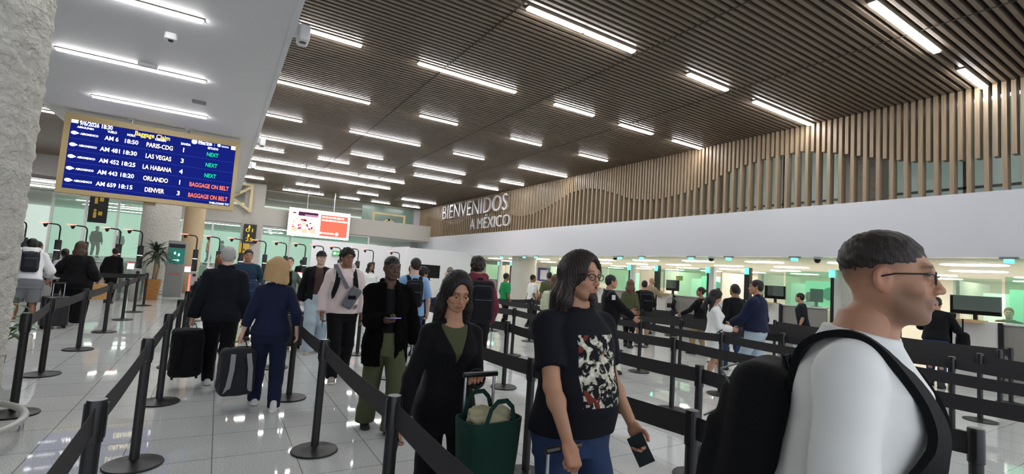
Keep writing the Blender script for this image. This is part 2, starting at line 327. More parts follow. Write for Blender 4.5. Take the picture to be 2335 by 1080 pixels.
# ------------------------------------------------------------------ linear ceiling lights
def strip(L_, name='ceiling_light'):
    e = empty(name); h = L_/2
    G().box(-h-.02, h+.02, -.06, .06, -.02, .05).build('housing', mat('grey_housing', '7c7468', .5), e)
    G().box(-h, h, -.045, .045, -.045, -.02).build('diffuser', TUBE, e)
    return e
S1 = None
LT = [(3, 7.47, 9.72), (3, 10.84, 12.0), (6.1, 3.69, 4.82), (6.1, 4.86, 5.98), (6.1, 7.47, 8.65), (6.1, 9.65, 11.95), (9.15, .8, 1.92), (9.15, 3.07, 5.36), (9.15, 6.5, 7.67), (9.2, 8.67, 9.84), (9.2, 10.72, 11.92), (12.3, .7, 2.92), (12.3, 4.26, 5.4), (12.36, 7.19, 8.34), (12.34, 9.89, 11.07),
    (15.4, .7, 1.74), (15.35, 3.12, 5.4), (15.42, 6.71, 7.9), (15.5, 9.47, 11.8), (18.5, .7, 2.84), (18.45, 3.88, 5.04), (18.5, 6.32, 8.64), (18.5, 10.42, 11.6), (20.45, .65, 1.76), (20.45, 3.04, 4.21), (20.5, 5.02, 6.18), (20.5, 7.09, 9.38), (20.6, 10.37, 11.45),
    (22.9, .7, 2.9), (22.9, 2.95, 5.2), (22.95, 5.25, 7.45), (25.2, .73, 2.95), (25.2, 3.0, 5.2), (25.3, 5.25, 7.48), (28.4, .65, 1.62), (28.4, 3.21, 4.4), (28.4, 6.5, 7.7), (28.4, 9.15, 11.4), (31.45, .6, 1.58), (31.45, 2.9, 5.15), (31.4, 6.16, 7.33), (31.35, 8.15, 9.3), (31.35, 10.22, 11.4),
    (0.0, 3.6, 5.9), (0.0, 8.4, 9.6), (-2.5, 5, 7.3), (14.3, -5.1, -3.9-.3), (17.2, -6.3, -4.3), (20.4, -6.3, -4.3), (24.5, -9, -6.7)]
protos = {}
rowno = {}
ys = sorted(set(round(a[0]/1.2) for a in LT if a[0] >= 2 and a[1] > 0))
for (y, xa, xb) in LT:
    L_ = xb-xa; key = round(L_, 1)
    if key not in protos: protos[key] = strip(key); e = protos[key]
    else: e = copytree(protos[key])
    e.location = ((xa+xb)/2, y, CZ-.005)
    size = 'long' if L_ > 1.7 else 'short'
    if xa < 0: lb = '%s strip light in the slats left of the white soffit, %s' % (size, {14.3: 'its near corner', 17.2: 'mid height', 20.4: 'its lower end', 24.5: 'the hidden far end'}[y])
    elif y < 2: lb = '%s white strip light above the camera, %s' % (size, 'left' if xa < 4 else ('right' if xa > 8 else 'centre'))
    else:
        r = ys.index(round(y/1.2)); row = [a for a in LT if a[0] >= 2 and a[1] > 0 and ys.index(round(a[0]/1.2)) == r]; row.sort(key=lambda a: a[1]); i = row.index((y, xa, xb))
        lb = '%s strip light, %s from left in the %s row of the slat ceiling' % (size, ORD[i], ORD[r])
    fin(e, lb, 'ceiling light', 'strip lights of the slat ceiling')
# soffit lights (thinner, brighter white)
for i, (y, xa, xb) in enumerate(((8.3, -2.75, -.53), (11.22, -2.78, -.57), (14.2, -2.8, -.6), (5.3, -2.7, -.5), (20.2, -2.8, -.6), (26, -2.8, -.6))):
    e = copytree(protos[2.2]) if 2.2 in protos else strip(2.2); e.location = ((xa+xb)/2, y, 5.02); fin(e, 'long strip light in the white soffit, %s' % ['at the top edge of the photo', 'second above the flight board', 'nearest above the flight board', 'out of view overhead', 'hidden behind the flight board', 'far end'][i], 'ceiling light', 'strip lights of the white soffit')
# small devices under the soffit
def dev(name, x, y, z, sx, sy, sz, label, cat, m=GREYP, lens=True):
    e = empty(name, (x, y, z), 0, label, cat); G().rbox(0, 0, -sz, 0, sx, sy, min(sx, sy)*.25, .01).build('body', m, e, True)
    if lens: G().lathe([(0, -sz-.03), (.03, -sz-.02), (.04, -sz), (.0, -sz+.01)], 14).build('lens', BLACKP, e, True)
    return e
dev('smoke_detector', -.98, 9.2, 5.02, .17, .17, .1, 'small grey detector box on the white soffit between upper strip lights', 'detector', WHITE)
dev('exit_lamp', -1.46, 11.0, 5.02, .30, .12, .06, 'small white lamp below the middle soffit strip', 'lamp', WHITE, False)
dev('air_vent', -.72, 12.9, 5.02, .28, .25, .03, 'small grey vent plate in the soffit above the board', 'vent', GREYP, False)
for i, (y, z, lb) in enumerate(((8.1, 5.2, 'white security camera on the soffit edge beside the first short strip light'), (16.6, 5.2, 'white camera on the soffit edge, midway down'), (21.2, 5.2, 'white camera on the soffit edge, far end'))):
    e = empty('security_camera', (.66, y, z), 0, lb, 'camera'); G().box(0, .06, -.08, .08, -.1, .1).build('mount', WHITE, e)
    G().rbox(.14, 0, -.18, .06, .17, .34, .05, .03).build('housing', WHITE, e, True); G().lathe([(0, -.2), (.05, -.19), (.06, -.17), (0, -.16)], 14, (.14, 0, 0)).build('lens', BLACKP, e, True)
# ------------------------------------------------------------------ columns
def column(x, y, r, z1, label, m=PLASTER, n=96, bumps=True, z0=0, amp=.035, dz=.05):
    R = []; rows = int((z1-z0)/(dz if bumps else .8)); rs = np.random.RandomState(int(abs(x*10))+3); base = rs.rand(rows+1, n)
    sm = (base+np.roll(base, 1, 1)+np.roll(base, 1, 0))/3; sm = (sm+np.roll(sm, 1, 1)+np.roll(sm, -1, 1)+np.roll(sm, 1, 0)+np.roll(sm, -1, 0))/5
    for i in range(rows+1):
        zz = z0+(z1-z0)*i/rows
        R.append([Vector((x+(r+(sm[i, j]-.5)*(amp if bumps else 0))*math.cos(2*PI*j/n), y+(r+(sm[i, j]-.5)*(amp if bumps else 0))*math.sin(2*PI*j/n), zz)) for j in range(n)])
    o = G().rings(R).build('column', m, None); o.data.polygons.foreach_set('use_smooth', [len(p.vertices) < 5 for p in o.data.polygons]); return fin(o, label, 'column')
column(-2.02, 5.42, .62, 5.02, 'rough white plaster column at the left edge of the photo', n=150, amp=.075, dz=.025)
column(-1.97, 22.3, .6, 5.02, 'white plaster column behind the potted plant', n=64)
column(-.98, 23.4, .36, 5.02, 'smooth beige concrete column right of the plaster column', BEIGEC, 32, False)
column(13.1, 20.3, .62, 2.5, 'white column under the fascia between the passport booths', n=48)
column(12.95, 5.33, .44, 5.7, 'white plaster column between booths, behind the man in white', n=64)
# guard ring round the near and plant columns
def ring(x, y, r, label):
    e = empty('guard_ring', (x, y, 0), 0, label, 'guard rail')
    G().tube([(r*math.cos(a), r*math.sin(a), .16) for a in np.linspace(0, 2*PI, 49)[:-1]], .028, 10, closed=True).build('rail', mat('pale_grey_tube', 'b5b5af', .35), e, True)
    for k in range(6):
        a = k*PI/3+.4; G().tube([(r*math.cos(a), r*math.sin(a), 0), (r*math.cos(a), r*math.sin(a), .16)], .018, 8).build('foot', CHROME, e, True)
ring(-2.02, 5.42, .79, 'low pale tube guard ring round the base of the near plaster column')
ring(-1.97, 22.3, .8, 'low pale guard ring round the far plaster column')
# ------------------------------------------------------------------ flight board
BY = 16.0
fb = empty('flight_information_board', (-1.69, BY, 2.9), 0, 'large blue flight board reading Baggage Claim in a tan frame', 'display')
def bx_(g_, x0, x1, y0, y1, z0, z1, mi=0): return g_.box(x0+1.69, x1+1.69, y0, y1, z0-2.9, z1-2.9, mi)
TAN = mat('tan_frame', 'b09a6c', .45)
fr = G(); bx_(fr, -3.62, .22, 0, .22, 4.75, 4.9); bx_(fr, -3.62, .22, 0, .22, 2.88, 3.0); bx_(fr, -3.62, -3.50, 0, .22, 3.0, 4.75); bx_(fr, .12, .22, 0, .22, 3.0, 4.75); bx_(fr, -3.5, .12, .1, .22, 3.0, 4.75); fr.build('frame', TAN, fb)
pg = G(); bx_(pg, -3.50, .12, .03, .1, 3.0, 4.75); pg.build('screen', emis('screen_blue', '16227c', .85), fb)
ln = G()
for z in (4.27, 3.97, 3.67, 3.37, 3.09): bx_(ln, -3.5, .12, .026, .03, z, z+.012)
ln.build('row_lines', emis('row_line_blue', '2c3c9c', .9), fb)
TW = emis('screen_white', 'ffffff', 2.6); TY = emis('screen_yellow', 'ffd24a', 1.9); TC = emis('screen_cream', 'fff0b0', 2.3); TGn = emis('screen_green', '10d080', 1.5); TO = emis('screen_orange', 'ff6a38', 1.9)
def bt(s, x0, x1, zc, h, m, name='text'):
    T = FR(((x0+x1)/2+1.69, .018, zc-h/2-2.9), (1, 0, 0), (0, 0, 1)); o = textmesh(name, s, m, width=(x1-x0 if len(s) > 1 else None), h=h, T=T, parent=fb, extrude=.001, bold=.012); return o
bt('9/6/2026 18:30', -3.33, -2.68, 4.70, .11, TW, 'clock_text'); bt('Baggage Claim', -2.21, -1.45, 4.69, .16, TY, 'title_text')
for s, a, b in (('AEROLÍNEA', -3.37, -3.04), ('VUELO', -2.77, -2.58), ('HORA', -2.37, -2.2), ('ORIGEN', -1.77, -1.53), ('BANDA', -1.19, -.97), ('ESTADO', -.56, -.31)): bt(s, a, b, 4.59, .06, TW, 'heading_text')
bt('Marina', -.8, -.47, 4.72, .09, TW, 'marina_text')
lg = G().lathe([(0, 0), (.07, 0), (.07, .004), (0, .004)], 20, T=FR((-.89+1.69, .022, 4.70-2.9), (1, 0, 0), (0, 0, 1))); lg.lathe([(0, 0), (.045, 0), (.045, .004), (0, .004)], 16, T=FR((-.30+1.69, .022, 4.71-2.9), (1, 0, 0), (0, 0, 1)))
bx_(lg, -.41, -.405, .02, .024, 4.66, 4.76); bx_(lg, -.24, -.06, .02, .024, 4.70, 4.715); bx_(lg, -.24, -.06, .02, .024, 4.675, 4.688); bx_(lg, -.8, -.5, .02, .024, 4.655, 4.668)
lg.build('emblems', emis('screen_lilac', 'b9c4ff', 1.6), fb)
sq = G(); bx_(sq, -3.49, -3.36, .018, .024, 4.67, 4.75); bx_(sq, 0.0, .11, .018, .024, 4.65, 4.75); sq.build('corner_tiles', emis('screen_tile', 'fff0c0', 2.2), fb)
rows = [('AM 6', '18:50', 'PARIS-CDG', '1', 'NEXT', TGn), ('AM 481', '18:30', 'LAS VEGAS', '3', 'NEXT', TGn), ('AM 452', '18:25', 'LA HABANA', '4', 'NEXT', TGn), ('AM 443', '18:20', 'ORLANDO', '1', 'BAGGAGE ON BELT', TO), ('AM 659', '18:15', 'DENVER', '3', 'BAGGAGE ON BELT', TO)]
for i, (a, t_, c, n_, st, m_) in enumerate(rows):
    z = 4.42-i*.302
    hg = G().lathe([(0, 0), (.055, 0), (.055, .003), (0, .003)], 16, T=FR((-3.41+1.69, .021, z-2.9), (1, 0, 0), (0, 0, 1)) @ Matrix.Diagonal((1.15, .8, 1, 1))); hg.add([(-3.36+1.69, .02, z+.03-2.9), (-3.31+1.69, .02, z-.0-2.9), (-3.37+1.69, .02, z-.03-2.9)], [(0, 2, 1)]); hg.build('airline_emblem', TW, fb)
    bt('AEROMEXICO', -3.29, -2.94, z, .05, TW, 'airline_text'); wa = -2.81 if i == 0 else -2.86
    bt(a, wa, -2.53 if i == 0 else -2.46, z, .11, TW, 'flight_text'); bt(t_, -2.41, -2.13, z, .11, TW, 'time_text')
    wd = {'PARIS-CDG': .58, 'LAS VEGAS': .56, 'LA HABANA': .63, 'ORLANDO': .54, 'DENVER': .42}[c]; bt(c, -1.65-wd/2, -1.65+wd/2, z-.005, .12, TC, 'city_text'); bt(n_, -1.15, -1.08, z, .12, TW, 'belt_text')
    if st == 'NEXT': bt(st, -.57, -.29, z-.01, .11, m_, 'status_text')
    else: bt(st, -.89, .05, z-.01, .12, m_, 'status_text')
bt('WELCOME TO', -.38, .1, 3.05, .05, TW, 'ticker_text')
for x in (-2.32, -1.04): G().tube([(x+1.69, .12, 2.0), (x+1.69, .12, 2.12)], .03, 8).box(x+1.60, x+1.78, .04, .2, 2.105, 2.12).build('hanger', CHROME, fb, True)
g = G(); bx_(g, -1.85, -1.6, .05, .15, 2.80, 2.88); g.build('sensor_box', mat('tan_box', '7c6c4d', .6), fb)
# ------------------------------------------------------------------ red advertising screen
RY = 30.0; k_ = RY/36.42
ad = empty('advertising_screen', (4.88, RY, 2.98), 0, 'bright hanging ad screen with white border and red panel', 'display')
W2, H2 = 3.4, 1.6
G().box(-W2/2, W2/2, 0, .2, 0, H2).build('casing', BLACKP, ad)
G().box(-W2/2, W2/2, -.02, 0, 0, H2).build('screen', emis('ad_white', 'ffffff', 2.6), ad)
G().box(.03, W2/2-.12, -.03, -.02, .12, H2-.22).build('red_panel', emis('ad_red', 'f0705a', 1.15), ad)
g = G()
def scr(x0, x1, z0, z1, mi): g.box(x0, x1, -.032-.001*mi, -.02, z0, z1, mi)
scr(-1.2, -.12, .2, 1.42, 0); scr(-1.2, -.12, 1.18, 1.42, 1); scr(-.85, -.12, 1.22, 1.27, 2); scr(-1.5, -1.32, 1.28, 1.36, 1)
for i in range(26):
    a = random.uniform(-1.55, -.3); b = random.uniform(.3, .95); s_ = random.uniform(.06, .2); scr(a, a+s_, b, b+s_*.8, random.choice((3, 3, 4, 5)))
for a, b, s_ in ((-1.3, .95, .13), (-.95, 1.0, .13), (-.6, .97, .13), (-.95, .2, .3), (-.5, .2, .3), (-1.5, .25, .3)): scr(a, a+s_, b, b+s_*.8, 5)
g.build('picture', [emis('ad_pic_white', 'fff4fa', 2.0), emis('ad_pic_dark', '5d3350', .8), emis('ad_pic_pink', 'e7a0c8', 1.2), emis('ad_pic_red', 'd8365a', 1.0), emis('ad_pic_maroon', '8a1f3e', .8), emis('ad_pic_skin', 'f5b79a', 1.4)], ad)
for row, (zz, xe) in enumerate(((1.2, 1.3), (1.02, 1.45))):
    x = .1; g = G()
    while x < xe:
        L_ = random.uniform(.12, .3); g.box(x, x+L_, -.036, -.03, zz, zz+.09); x += L_+.035
    g.build('text_line', emis('ad_text', 'fff5f0', 1.8), ad)
g = G()
g.box(.2, .85, -.036, -.03, .26, .34); g.lathe([(0, 0), (.07, 0), (.07, .005), (0, .005)], 18, T=FR((.1, -.031, .3), (1, 0, 0), (0, 0, 1))).lathe([(0, 0), (.1, 0), (.1, .005), (0, .005)], 18, T=FR((1.0, -.031, .3), (1, 0, 0), (0, 0, 1))); g.build('footer_logo', emis('ad_text', 'fff5f0', 1.8), ad)
for x in (-.75, .75): G().tube([(x, .1, H2), (x, .1, CZ-2.98)], .03, 8).build('hanger', CHROME, ad, True)
# ------------------------------------------------------------------ BIENVENIDOS A MEXICO
LET = mat('satin_white_letter', 'c8c4c6', .35, metal=.3)
wl = empty('welcome_lettering', (11.9, 24.3, 3.95), 0, 'raised metal letters reading BIENVENIDOS A MÉXICO on the wood slat wall', 'sign')
T = FR((0, 0, .82), (0, -1, 0), (0, 0, 1)); textmesh('bienvenidos_letters', 'BIENVENIDOS', LET, width=8.0, h=.84, T=T, parent=wl, extrude=.05, bold=-.008)
T = FR((0, -.33, 0), (0, -1, 0), (0, 0, 1)); textmesh('letter_a', 'A', LET, width=.55, h=.58, T=T, parent=wl, extrude=.05, bold=-.008)
T = FR((0, -2.64, 0), (0, -1, 0), (0, 0, 1)); textmesh('mexico_letters', 'MÉXICO', LET, width=3.4, h=.74, T=T, parent=wl, extrude=.05, bold=-.008)
# ------------------------------------------------------------------ passport booths along the right
def booth(yj, label, low=True):
    e = empty('passport_booth', (13.0, yj, 0), 0, label, 'booth')
    G().box(-.04, .1, .06, .80, 0, 1.27).box(-.04, .7, .75, .80, 0, 1.27).build('counter_front', mat('booth_white', 'dcdad6', .5), e)
    G().box(-.04, .9, .06, .80, 1.27, 1.30).build('countertop', mat('booth_white', 'dcdad6', .5), e)
    G().box(-.06, .06, .0, .07, 0, 1.3).build('dark_jamb', BLACK, e)
    G().box(0, .06, -1.08, 0, 0, 1.27).build('taupe_panel', GREYPANEL, e); G().box(-.05, .5, -1.1, 0, 1.27, 1.30).build('cap', WHITE, e)
    G().box(.02, .1, -1.24, -1.16, 0, 2.25).build('thin_post', BLACK, e); G().box(.0, .12, -1.42, -1.25, 0, 2.25).build('white_pier', WHITE, e)
    G().box(0, .14, -2.58, -2.42, 0, 2.25).build('thick_post', BLACK, e)
    if low: G().box(.02, .1, -2.42, -1.42, 0, 1.22).build('low_front', WHITE, e)
    G().box(-.42, .12, .25, .80, 1.27, 1.32).build('oak_ledge', OAK, e)
    G().box(.10, .115, -1.16, 0, 1.3, 2.2).build('green_glass', GRNG, e)
    G().box(.10, .115, .05, .78, 1.5, 2.15).build('clear_glass', CLRG, e)
    fg = G().box(1.7, 1.74, -1.3, .3, 1.3, 2.0); fg.build('frosted_screen', FROST, e)
    G().box(1.7, 1.74, .3, .72, 1.0, 1.9).build('pale_screen', FROST2, e)
    em = G()
    T = FR((1.69, -.35, 1.65), (0, -1, 0), (0, 0, 1)); em.lathe([(.17, 0), (.18, 0), (.18, .004), (.17, .004)], 28, T=T)
    for q in range(7):
        a = q*2*PI/7; T2 = T @ Matrix.Rotation(a, 4, 'Z'); em.add([T2 @ Vector(p) for p in ((.02, 0, .003), (.07, .02, .003), (.14, 0, .003), (.07, -.02, .003))], [(0, 1, 2, 3)])
    em.build('etched_emblem', mat('etched_green', '4f9f86', .5), e)
    G().box(.3, 2.2, -1.5, -1.44, 0, 2.1).box(.3, 2.2, .73, .79, 0, 2.1).box(2.2, 2.25, -1.5, .78, 0, 1.2).build('side_walls', mat('booth_cream', 'eae2d2', .5), e)
    for q, yy in enumerate((-1.2, -2.5)):
        G().box(-.03, .02, yy-.06, yy+.06, 2.06, 2.24).build('green_number_light', emis('green_lamp', '52f0b4', 3.0), e)
    return e
BZ = [(3.0, 'passport booth at the right edge beside the man in white'), (7.25, 'passport booth behind the people in navy and black'), (10.8, 'passport booth with the yellow notice and standing fan'), (14.15, 'passport booth behind the long-haired man'), (17.55, 'passport booth right of the far column'), (23.9, 'farthest passport booth left of the column'), (-.4, 'passport booth outside the frame')]
for yj, lb in BZ[:-1]: booth(yj, lb, yj not in (7.25, 23.9))
# green lamps under the fascia
for k, y in enumerate((2.6, 5.0, 6.5, 8.36, 9.65, 11.7, 12.75, 14.95, 16.0, 18.2, 19.2, 21.4)):
    e = empty('lane_lamp', (11.96, y*.955+.2, 2.46), 0, '%s small green lane lamp under the fascia from the right edge' % ORD[k], 'lamp', 'green lane lamps under the fascia')
    G().box(-.05, .05, -.12, .12, 0, .04).build('bracket', GREYP, e); G().box(-.055, .03, -.06, .06, -.07, 0).build('green_lens', MATS['green_lamp'], e)
# ceiling panels in the booth area
k = 0; bp_ = None
for row, x in enumerate((14.0, 16.6, 19.4, 22.0)):
    for j in range(13):
        y = -1.0+j*2.35+(row % 2)*.6
        if bp_ is None:
            bp_ = empty('round_ceiling_light'); G().rbox(0, 0, -.03, .0, .62, 1.1, .28, .01).build('diffuser', TUBE2, bp_); G().rbox(0, 0, -.012, .0, .70, 1.18, .32, .005).build('rim', WHITE, bp_); e = bp_
        else: e = copytree(bp_)
        e.location = (x, y, 2.5); fin(e, 'flat rounded ceiling light over the booths, %s of the %s row behind the fascia' % (ORD[j], ORD[row]), 'ceiling light', 'ceiling lights over the booths')
for k, (x, y, lb) in enumerate(((12.6, 9.2, 'between the two middle booths'), (12.6, 13.3, 'left of the yellow notice'), (12.6, 6.2, 'near the white column'))):
    e = empty('dome_camera', (x, y, 2.5), 0, 'dark dome camera under the booth ceiling, %s' % lb, 'camera'); G().lathe([(0, -.12), (.05, -.1), (.075, -.05), (.08, 0), (0, 0)], 16).build('dome', BLACKP, e, True); G().lathe([(.0, 0), (.1, 0), (.1, -.02), (0, -.02)], 16).build('base', WHITE, e, True)
def monitor(x, y, z, rz, wd, ht, label, stand=True):
    e = empty('computer_monitor', (x, y, z), rz, label, 'monitor')
    G().rbox(0, 0, .12, .12+ht, wd, .05, .015, .01).build('casing', BLACKP, e, True); G().box(-wd/2+.02, wd/2-.02, -.031, -.025, .14, .1+ht).build('panel', SCRBLK, e)
    G().box(-.03, .03, -.01, .05, .0, .2).build('stand', BLACKP, e); G().rbox(0, .03, 0, .012, .22, .16, .03, .004).build('foot', BLACKP, e)
    return e
monitor(13.15, 11.05, 1.30, -PI/2-.1, .58, .36, 'black computer monitor under the yellow notice'); monitor(13.15, 7.55, 1.30, -PI/2+.1, .56, .36, 'black computer monitor right of the navy jacket'); monitor(13.15, 3.45, 1.30, -PI/2, .78, .38, 'large black monitor at the right edge booth'); monitor(13.3, 6.55, 1.30, -PI/2+.8, .3, .34, 'small dark monitor left of the white column')
monitor(8.6, 21.5, 1.05, .2, 1.1, .62, 'big black screen behind the light blue shirt')
g = G().box(-.01, .01, -.14, .14, 0, .16); o = g.build('paper_notice', mat('yellow_paper', 'e8c21c', .6)); o.location = (13.6, 11.15, 1.78); fin(o, 'yellow paper notice above the monitor', 'notice')
# standing fan
e = empty('standing_fan', (12.5, 10.5, 0), PI/2, 'round black standing fan in front of the booth counter', 'fan')
G().lathe([(0, 0), (.2, 0), (.19, .03), (.03, .05), (0, .05)], 24).build('base', BLACKP, e, True); G().tube([(0, 0, .04), (0, 0, .82)], .015, 8).build('pole', BLACKP, e, True)
g = G()
for r in np.linspace(.05, .26, 8): g.tube([(r*math.cos(a), -.06, .95+r*math.sin(a)) for a in np.linspace(0, 2*PI, 25)[:-1]], .004, 4, closed=True)
for a in np.linspace(0, 2*PI, 17)[:-1]: g.tube([(0, -.06, .95), (.26*math.cos(a), -.06, .95+.26*math.sin(a))], .003, 4)
g.tube([(.26*math.cos(a), .0, .95+.26*math.sin(a)) for a in np.linspace(0, 2*PI, 25)[:-1]], .008, 5, closed=True); g.build('grille', GREYP, e)
for q in range(3): G().box(.03, .22, -.02, -.01, .88, 1.02, T=Matrix.Translation((0, 0, .95)) @ Matrix.Rotation(q*2*PI/3, 4, 'Y') @ Matrix.Translation((0, 0, -.95))).build('blade', BLACKP, e)
G().lathe([(0, 0), (.06, .01), (.06, .1), (0, .12)], 14, T=FR((0, .12, .95), (1, 0, 0), (0, 0, 1))).build('motor', BLACKP, e, True)
# posters far left of the booths
for k, (y, w_, c) in enumerate(((29.0, 1.5, '2f3560'), (26.8, 1.6, '3b3f7a'))):
    o = G().box(-.03, .0, -w_/2, w_/2, 0, .9).build('wall_poster', mat('poster_%d' % k, c, .5)); o.location = (19, y, 1.3); fin(o, ['dark blue poster on the cream wall beyond the crowd', 'dark blue poster with a pale picture on the cream wall'][k], 'poster')
    if k == 1: G().box(-.04, -.03, -.45, .45, .1, .75).build('picture', mat('poster_pic', 'd8d2e0', .5), o)
g = G().box(19.03, 19.2, 22, 40, 0, 2.5); struct(g, 'wall_booth_back', MATS['cream_wall'])
# ------------------------------------------------------------------ face-scan kiosks
def kiosk():
    e = empty('face_scan_kiosk')
    G().rbox(0, .1, 0, 1.0, .26, .9, .04, .02).build('cabinet', mat('kiosk_grey', 'a6a6a3', .35), e, True)
    G().rbox(0, -.02, 1.0, 1.72, .15, .12, .03, .02).build('column_head', BLACKP, e, True)
    G().box(-.065, .065, -.09, -.078, 1.40, 1.42).build('light_bar', emis('kiosk_white', 'ffffff', 2), e)
    G().tube([(0, 0, 1.7), (0, 0, 2.06), (-.02, 0, 2.13), (-.07, 0, 2.17), (-.32, 0, 2.19)], .02, 8).build('arm', BLACKP, e, True)
    G().lathe([(0, -.1), (.03, -.09), (.055, -.02), (.055, .0), (0, .01)], 14, (-.34, 0, 2.17)).build('camera_head', BLACKP, e, True)
    G().box(-.48, -.26, -.05, .05, 2.19, 2.215).build('red_lamp', emis('kiosk_red', 'ff8878', 2.2), e)
    s_ = G().box(-.08, .08, -.0, .02, 0, .2, T=Matrix.Translation((-.16, -.36, .98)) @ Matrix.Rotation(-.3, 4, 'X')).build('ticket_screen', emis('kiosk_page', 'f4f4fa', 2.0), e)
    G().box(-.08, .08, -.002, .0, .17, .2, T=Matrix.Translation((-.16, -.365, .98)) @ Matrix.Rotation(-.3, 4, 'X')).build('red_banner', emis('kiosk_banner', 'e23a4a', 1.0), s_)
    G().box(-.10, -.06, -.37, -.35, .1, .9).build('red_strip', emis('kiosk_strip', 'ff5a4c', 2.6), e)
    G().lathe([(0, 0), (.05, 0), (.05, .02), (0, .02)], 14, T=FR((.04, -.36, .88), (1, 0, 0), (0, 0, 1))).build('scanner', BLACKP, e)
    G().box(.13, .15, -.3, .6, .2, 1.15).build('glass_wing', CLRG, e)
    return e
kp = kiosk(); first = True
def unstrip(e):
    for c in list(e.children):
        if c.name.split('.')[0] == 'red_strip': bpy.data.objects.remove(c)
KX = [-5.2, -4.46, -3.85, -3.05, -2.5, -1.03, -.38, .3, 1.03, 1.7, 2.35, 2.98, 3.6, 4.28, 4.87, 5.93]
for i, x in enumerate(KX):
    e = kp if first else copytree(kp); first = False; e.location = (x+.37, 19.2, 0); fin(e, 'tall grey face-scan kiosk with red-lit camera arm, %s from the left' % (ORD+['fifteenth', 'sixteenth'])[i], 'kiosk', 'row of face-scan kiosks')
for i, e in enumerate([o for o in COL.objects if o.name.startswith('face_scan_kiosk')]):
    if i not in (3, 5, 8, 10): unstrip(e)
for (x, y, rz) in ((-4.6, 22.4, 0), (-3.4, 22.6, 0), (.2, 22.5, 0), (1.6, 22.6, 0)):
    e = empty('low_counter', (x, y, 0), rz, 'low pale counter unit behind the kiosk row, %s' % {-4.6: 'far left', -3.4: 'left of the potted plant', .2: 'right of the beige column', 1.6: 'behind the cap man'}[x], 'counter'); G().rbox(0, 0, 0, 1.05, 1.1, .5, .04, .02).build('body', mat('pale_counter', 'b9bcb9', .5), e, True); G().box(-.57, .57, -.28, .28, 1.05, 1.09).build('top', WHITE, e)
# signs
def sign(x, y, z, w_, h_, m, label, name='wayfinding_sign', stem=0):
    e = empty(name, (x, y, z), 0, label, 'sign'); G().box(-w_/2, w_/2, 0, .08, 0, h_).build('panel', m, e); return e
s_ = sign(1.35, 30.4, 2.35, .62, 1.05, mat('sign_black', '14130f', .5), 'black sign panel with yellow gate numbers left of the red screen')
for i, (t_, z) in enumerate((('01', .62), ('25', .1))): textmesh('number_text', t_, emis('sign_yellow', 'd6b53a', 1.2), width=.36, h=.2, T=FR((0, -.005, z), (1, 0, 0), (0, 0, 1)), parent=s_)
g = G()
for z in (.36, .85): g.lathe([(0, 0), (.045, 0), (.045, .004), (0, .004)], 12, T=FR((-.05, -.004, z+.1), (1, 0, 0), (0, 0, 1))).box(-.1, 0.0, -.006, 0, z-.03, z+.06)
g.build('pictogram', MATS['sign_yellow'], s_)
s_ = sign(1.15, 30.4, 1.72, .5, .6, mat('sign_amber', 'b9942c', .5, emit=.2), 'square amber notice below the black gate number sign'); G().lathe([(0, 0), (.05, 0), (.05, .004), (0, .004)], 12, T=FR((0, -.004, .25), (1, 0, 0), (0, 0, 1))).build('dot', BLACK, s_)
s_ = sign(-4.55, 26.5, 2.6, .62, 1.35, MATS['sign_black'], 'tall dark sign with amber pictograms hanging below the flight board')
g = G()
for z in (.2, .8): g.box(-.14, -.04, -.006, 0, z, z+.25).box(.02, .15, -.006, 0, z+.12, z+.28).lathe([(0, 0), (.05, 0), (.05, .004), (0, .004)], 12, T=FR((-.09, -.004, z+.32), (1, 0, 0), (0, 0, 1)))
g.build('pictogram', mat('amber', 'a58a2e', .5, emit=.3), s_); G().box(-.2, .2, .02, .06, 1.35, 1.5).build('bracket', GREYP, s_)
s_ = sign(5.55, 26.9, 1.95, .78, .28, mat('sign_green', '2f9c4c', .5, emit=.3), 'small green sign on the white partition'); textmesh('lettering', 'SALIDA', emis('sign_white', 'eefff0', 1.0), width=.36, h=.12, T=FR((0, -.005, .08), (1, 0, 0), (0, 0, 1)), parent=s_); G().lathe([(0, 0), (.08, 0), (.08, .004), (0, .004)], 14, T=FR((-.28, -.004, .14), (1, 0, 0), (0, 0, 1))).lathe([(0, 0), (.08, 0), (.08, .004), (0, .004)], 14, T=FR((.28, -.004, .14), (1, 0, 0), (0, 0, 1))).build('discs', MATS['sign_white'], s_)
e = empty('information_totem', (-1.29, 21.0, 0), 0, 'grey totem with a teal arrow sign beside the beige column', 'totem')
G().rbox(0, 0, 0, 2.0, .55, .16, .04, .02).build('body', mat('totem_grey', '8d908e', .45), e, True); G().box(-.24, .24, -.09, -.08, 1.18, 1.72).build('teal_panel', mat('teal', '1e7a6c', .5, emit=.25), e); G().box(-.24, .24, -.09, -.08, 1.74, 1.88).build('dark_panel', BLACKP, e)
G().box(-.1, .08, -.1, -.09, 1.29, 1.32).add([(.04, -.095, 1.25), (.12, -.095, 1.305), (.04, -.095, 1.36)], [(0, 1, 2)]).box(-.08, -.02, -.1, -.09, 1.5, 1.6).box(.04, .1, -.1, -.09, 1.45, 1.55).build('arrow', emis('teal_white', 'd5fff5', .9), e); G().box(-.18, .18, -.09, -.085, .78, .84).build('red_lettering', mat('dull_red', 'c06a60', .5), e)
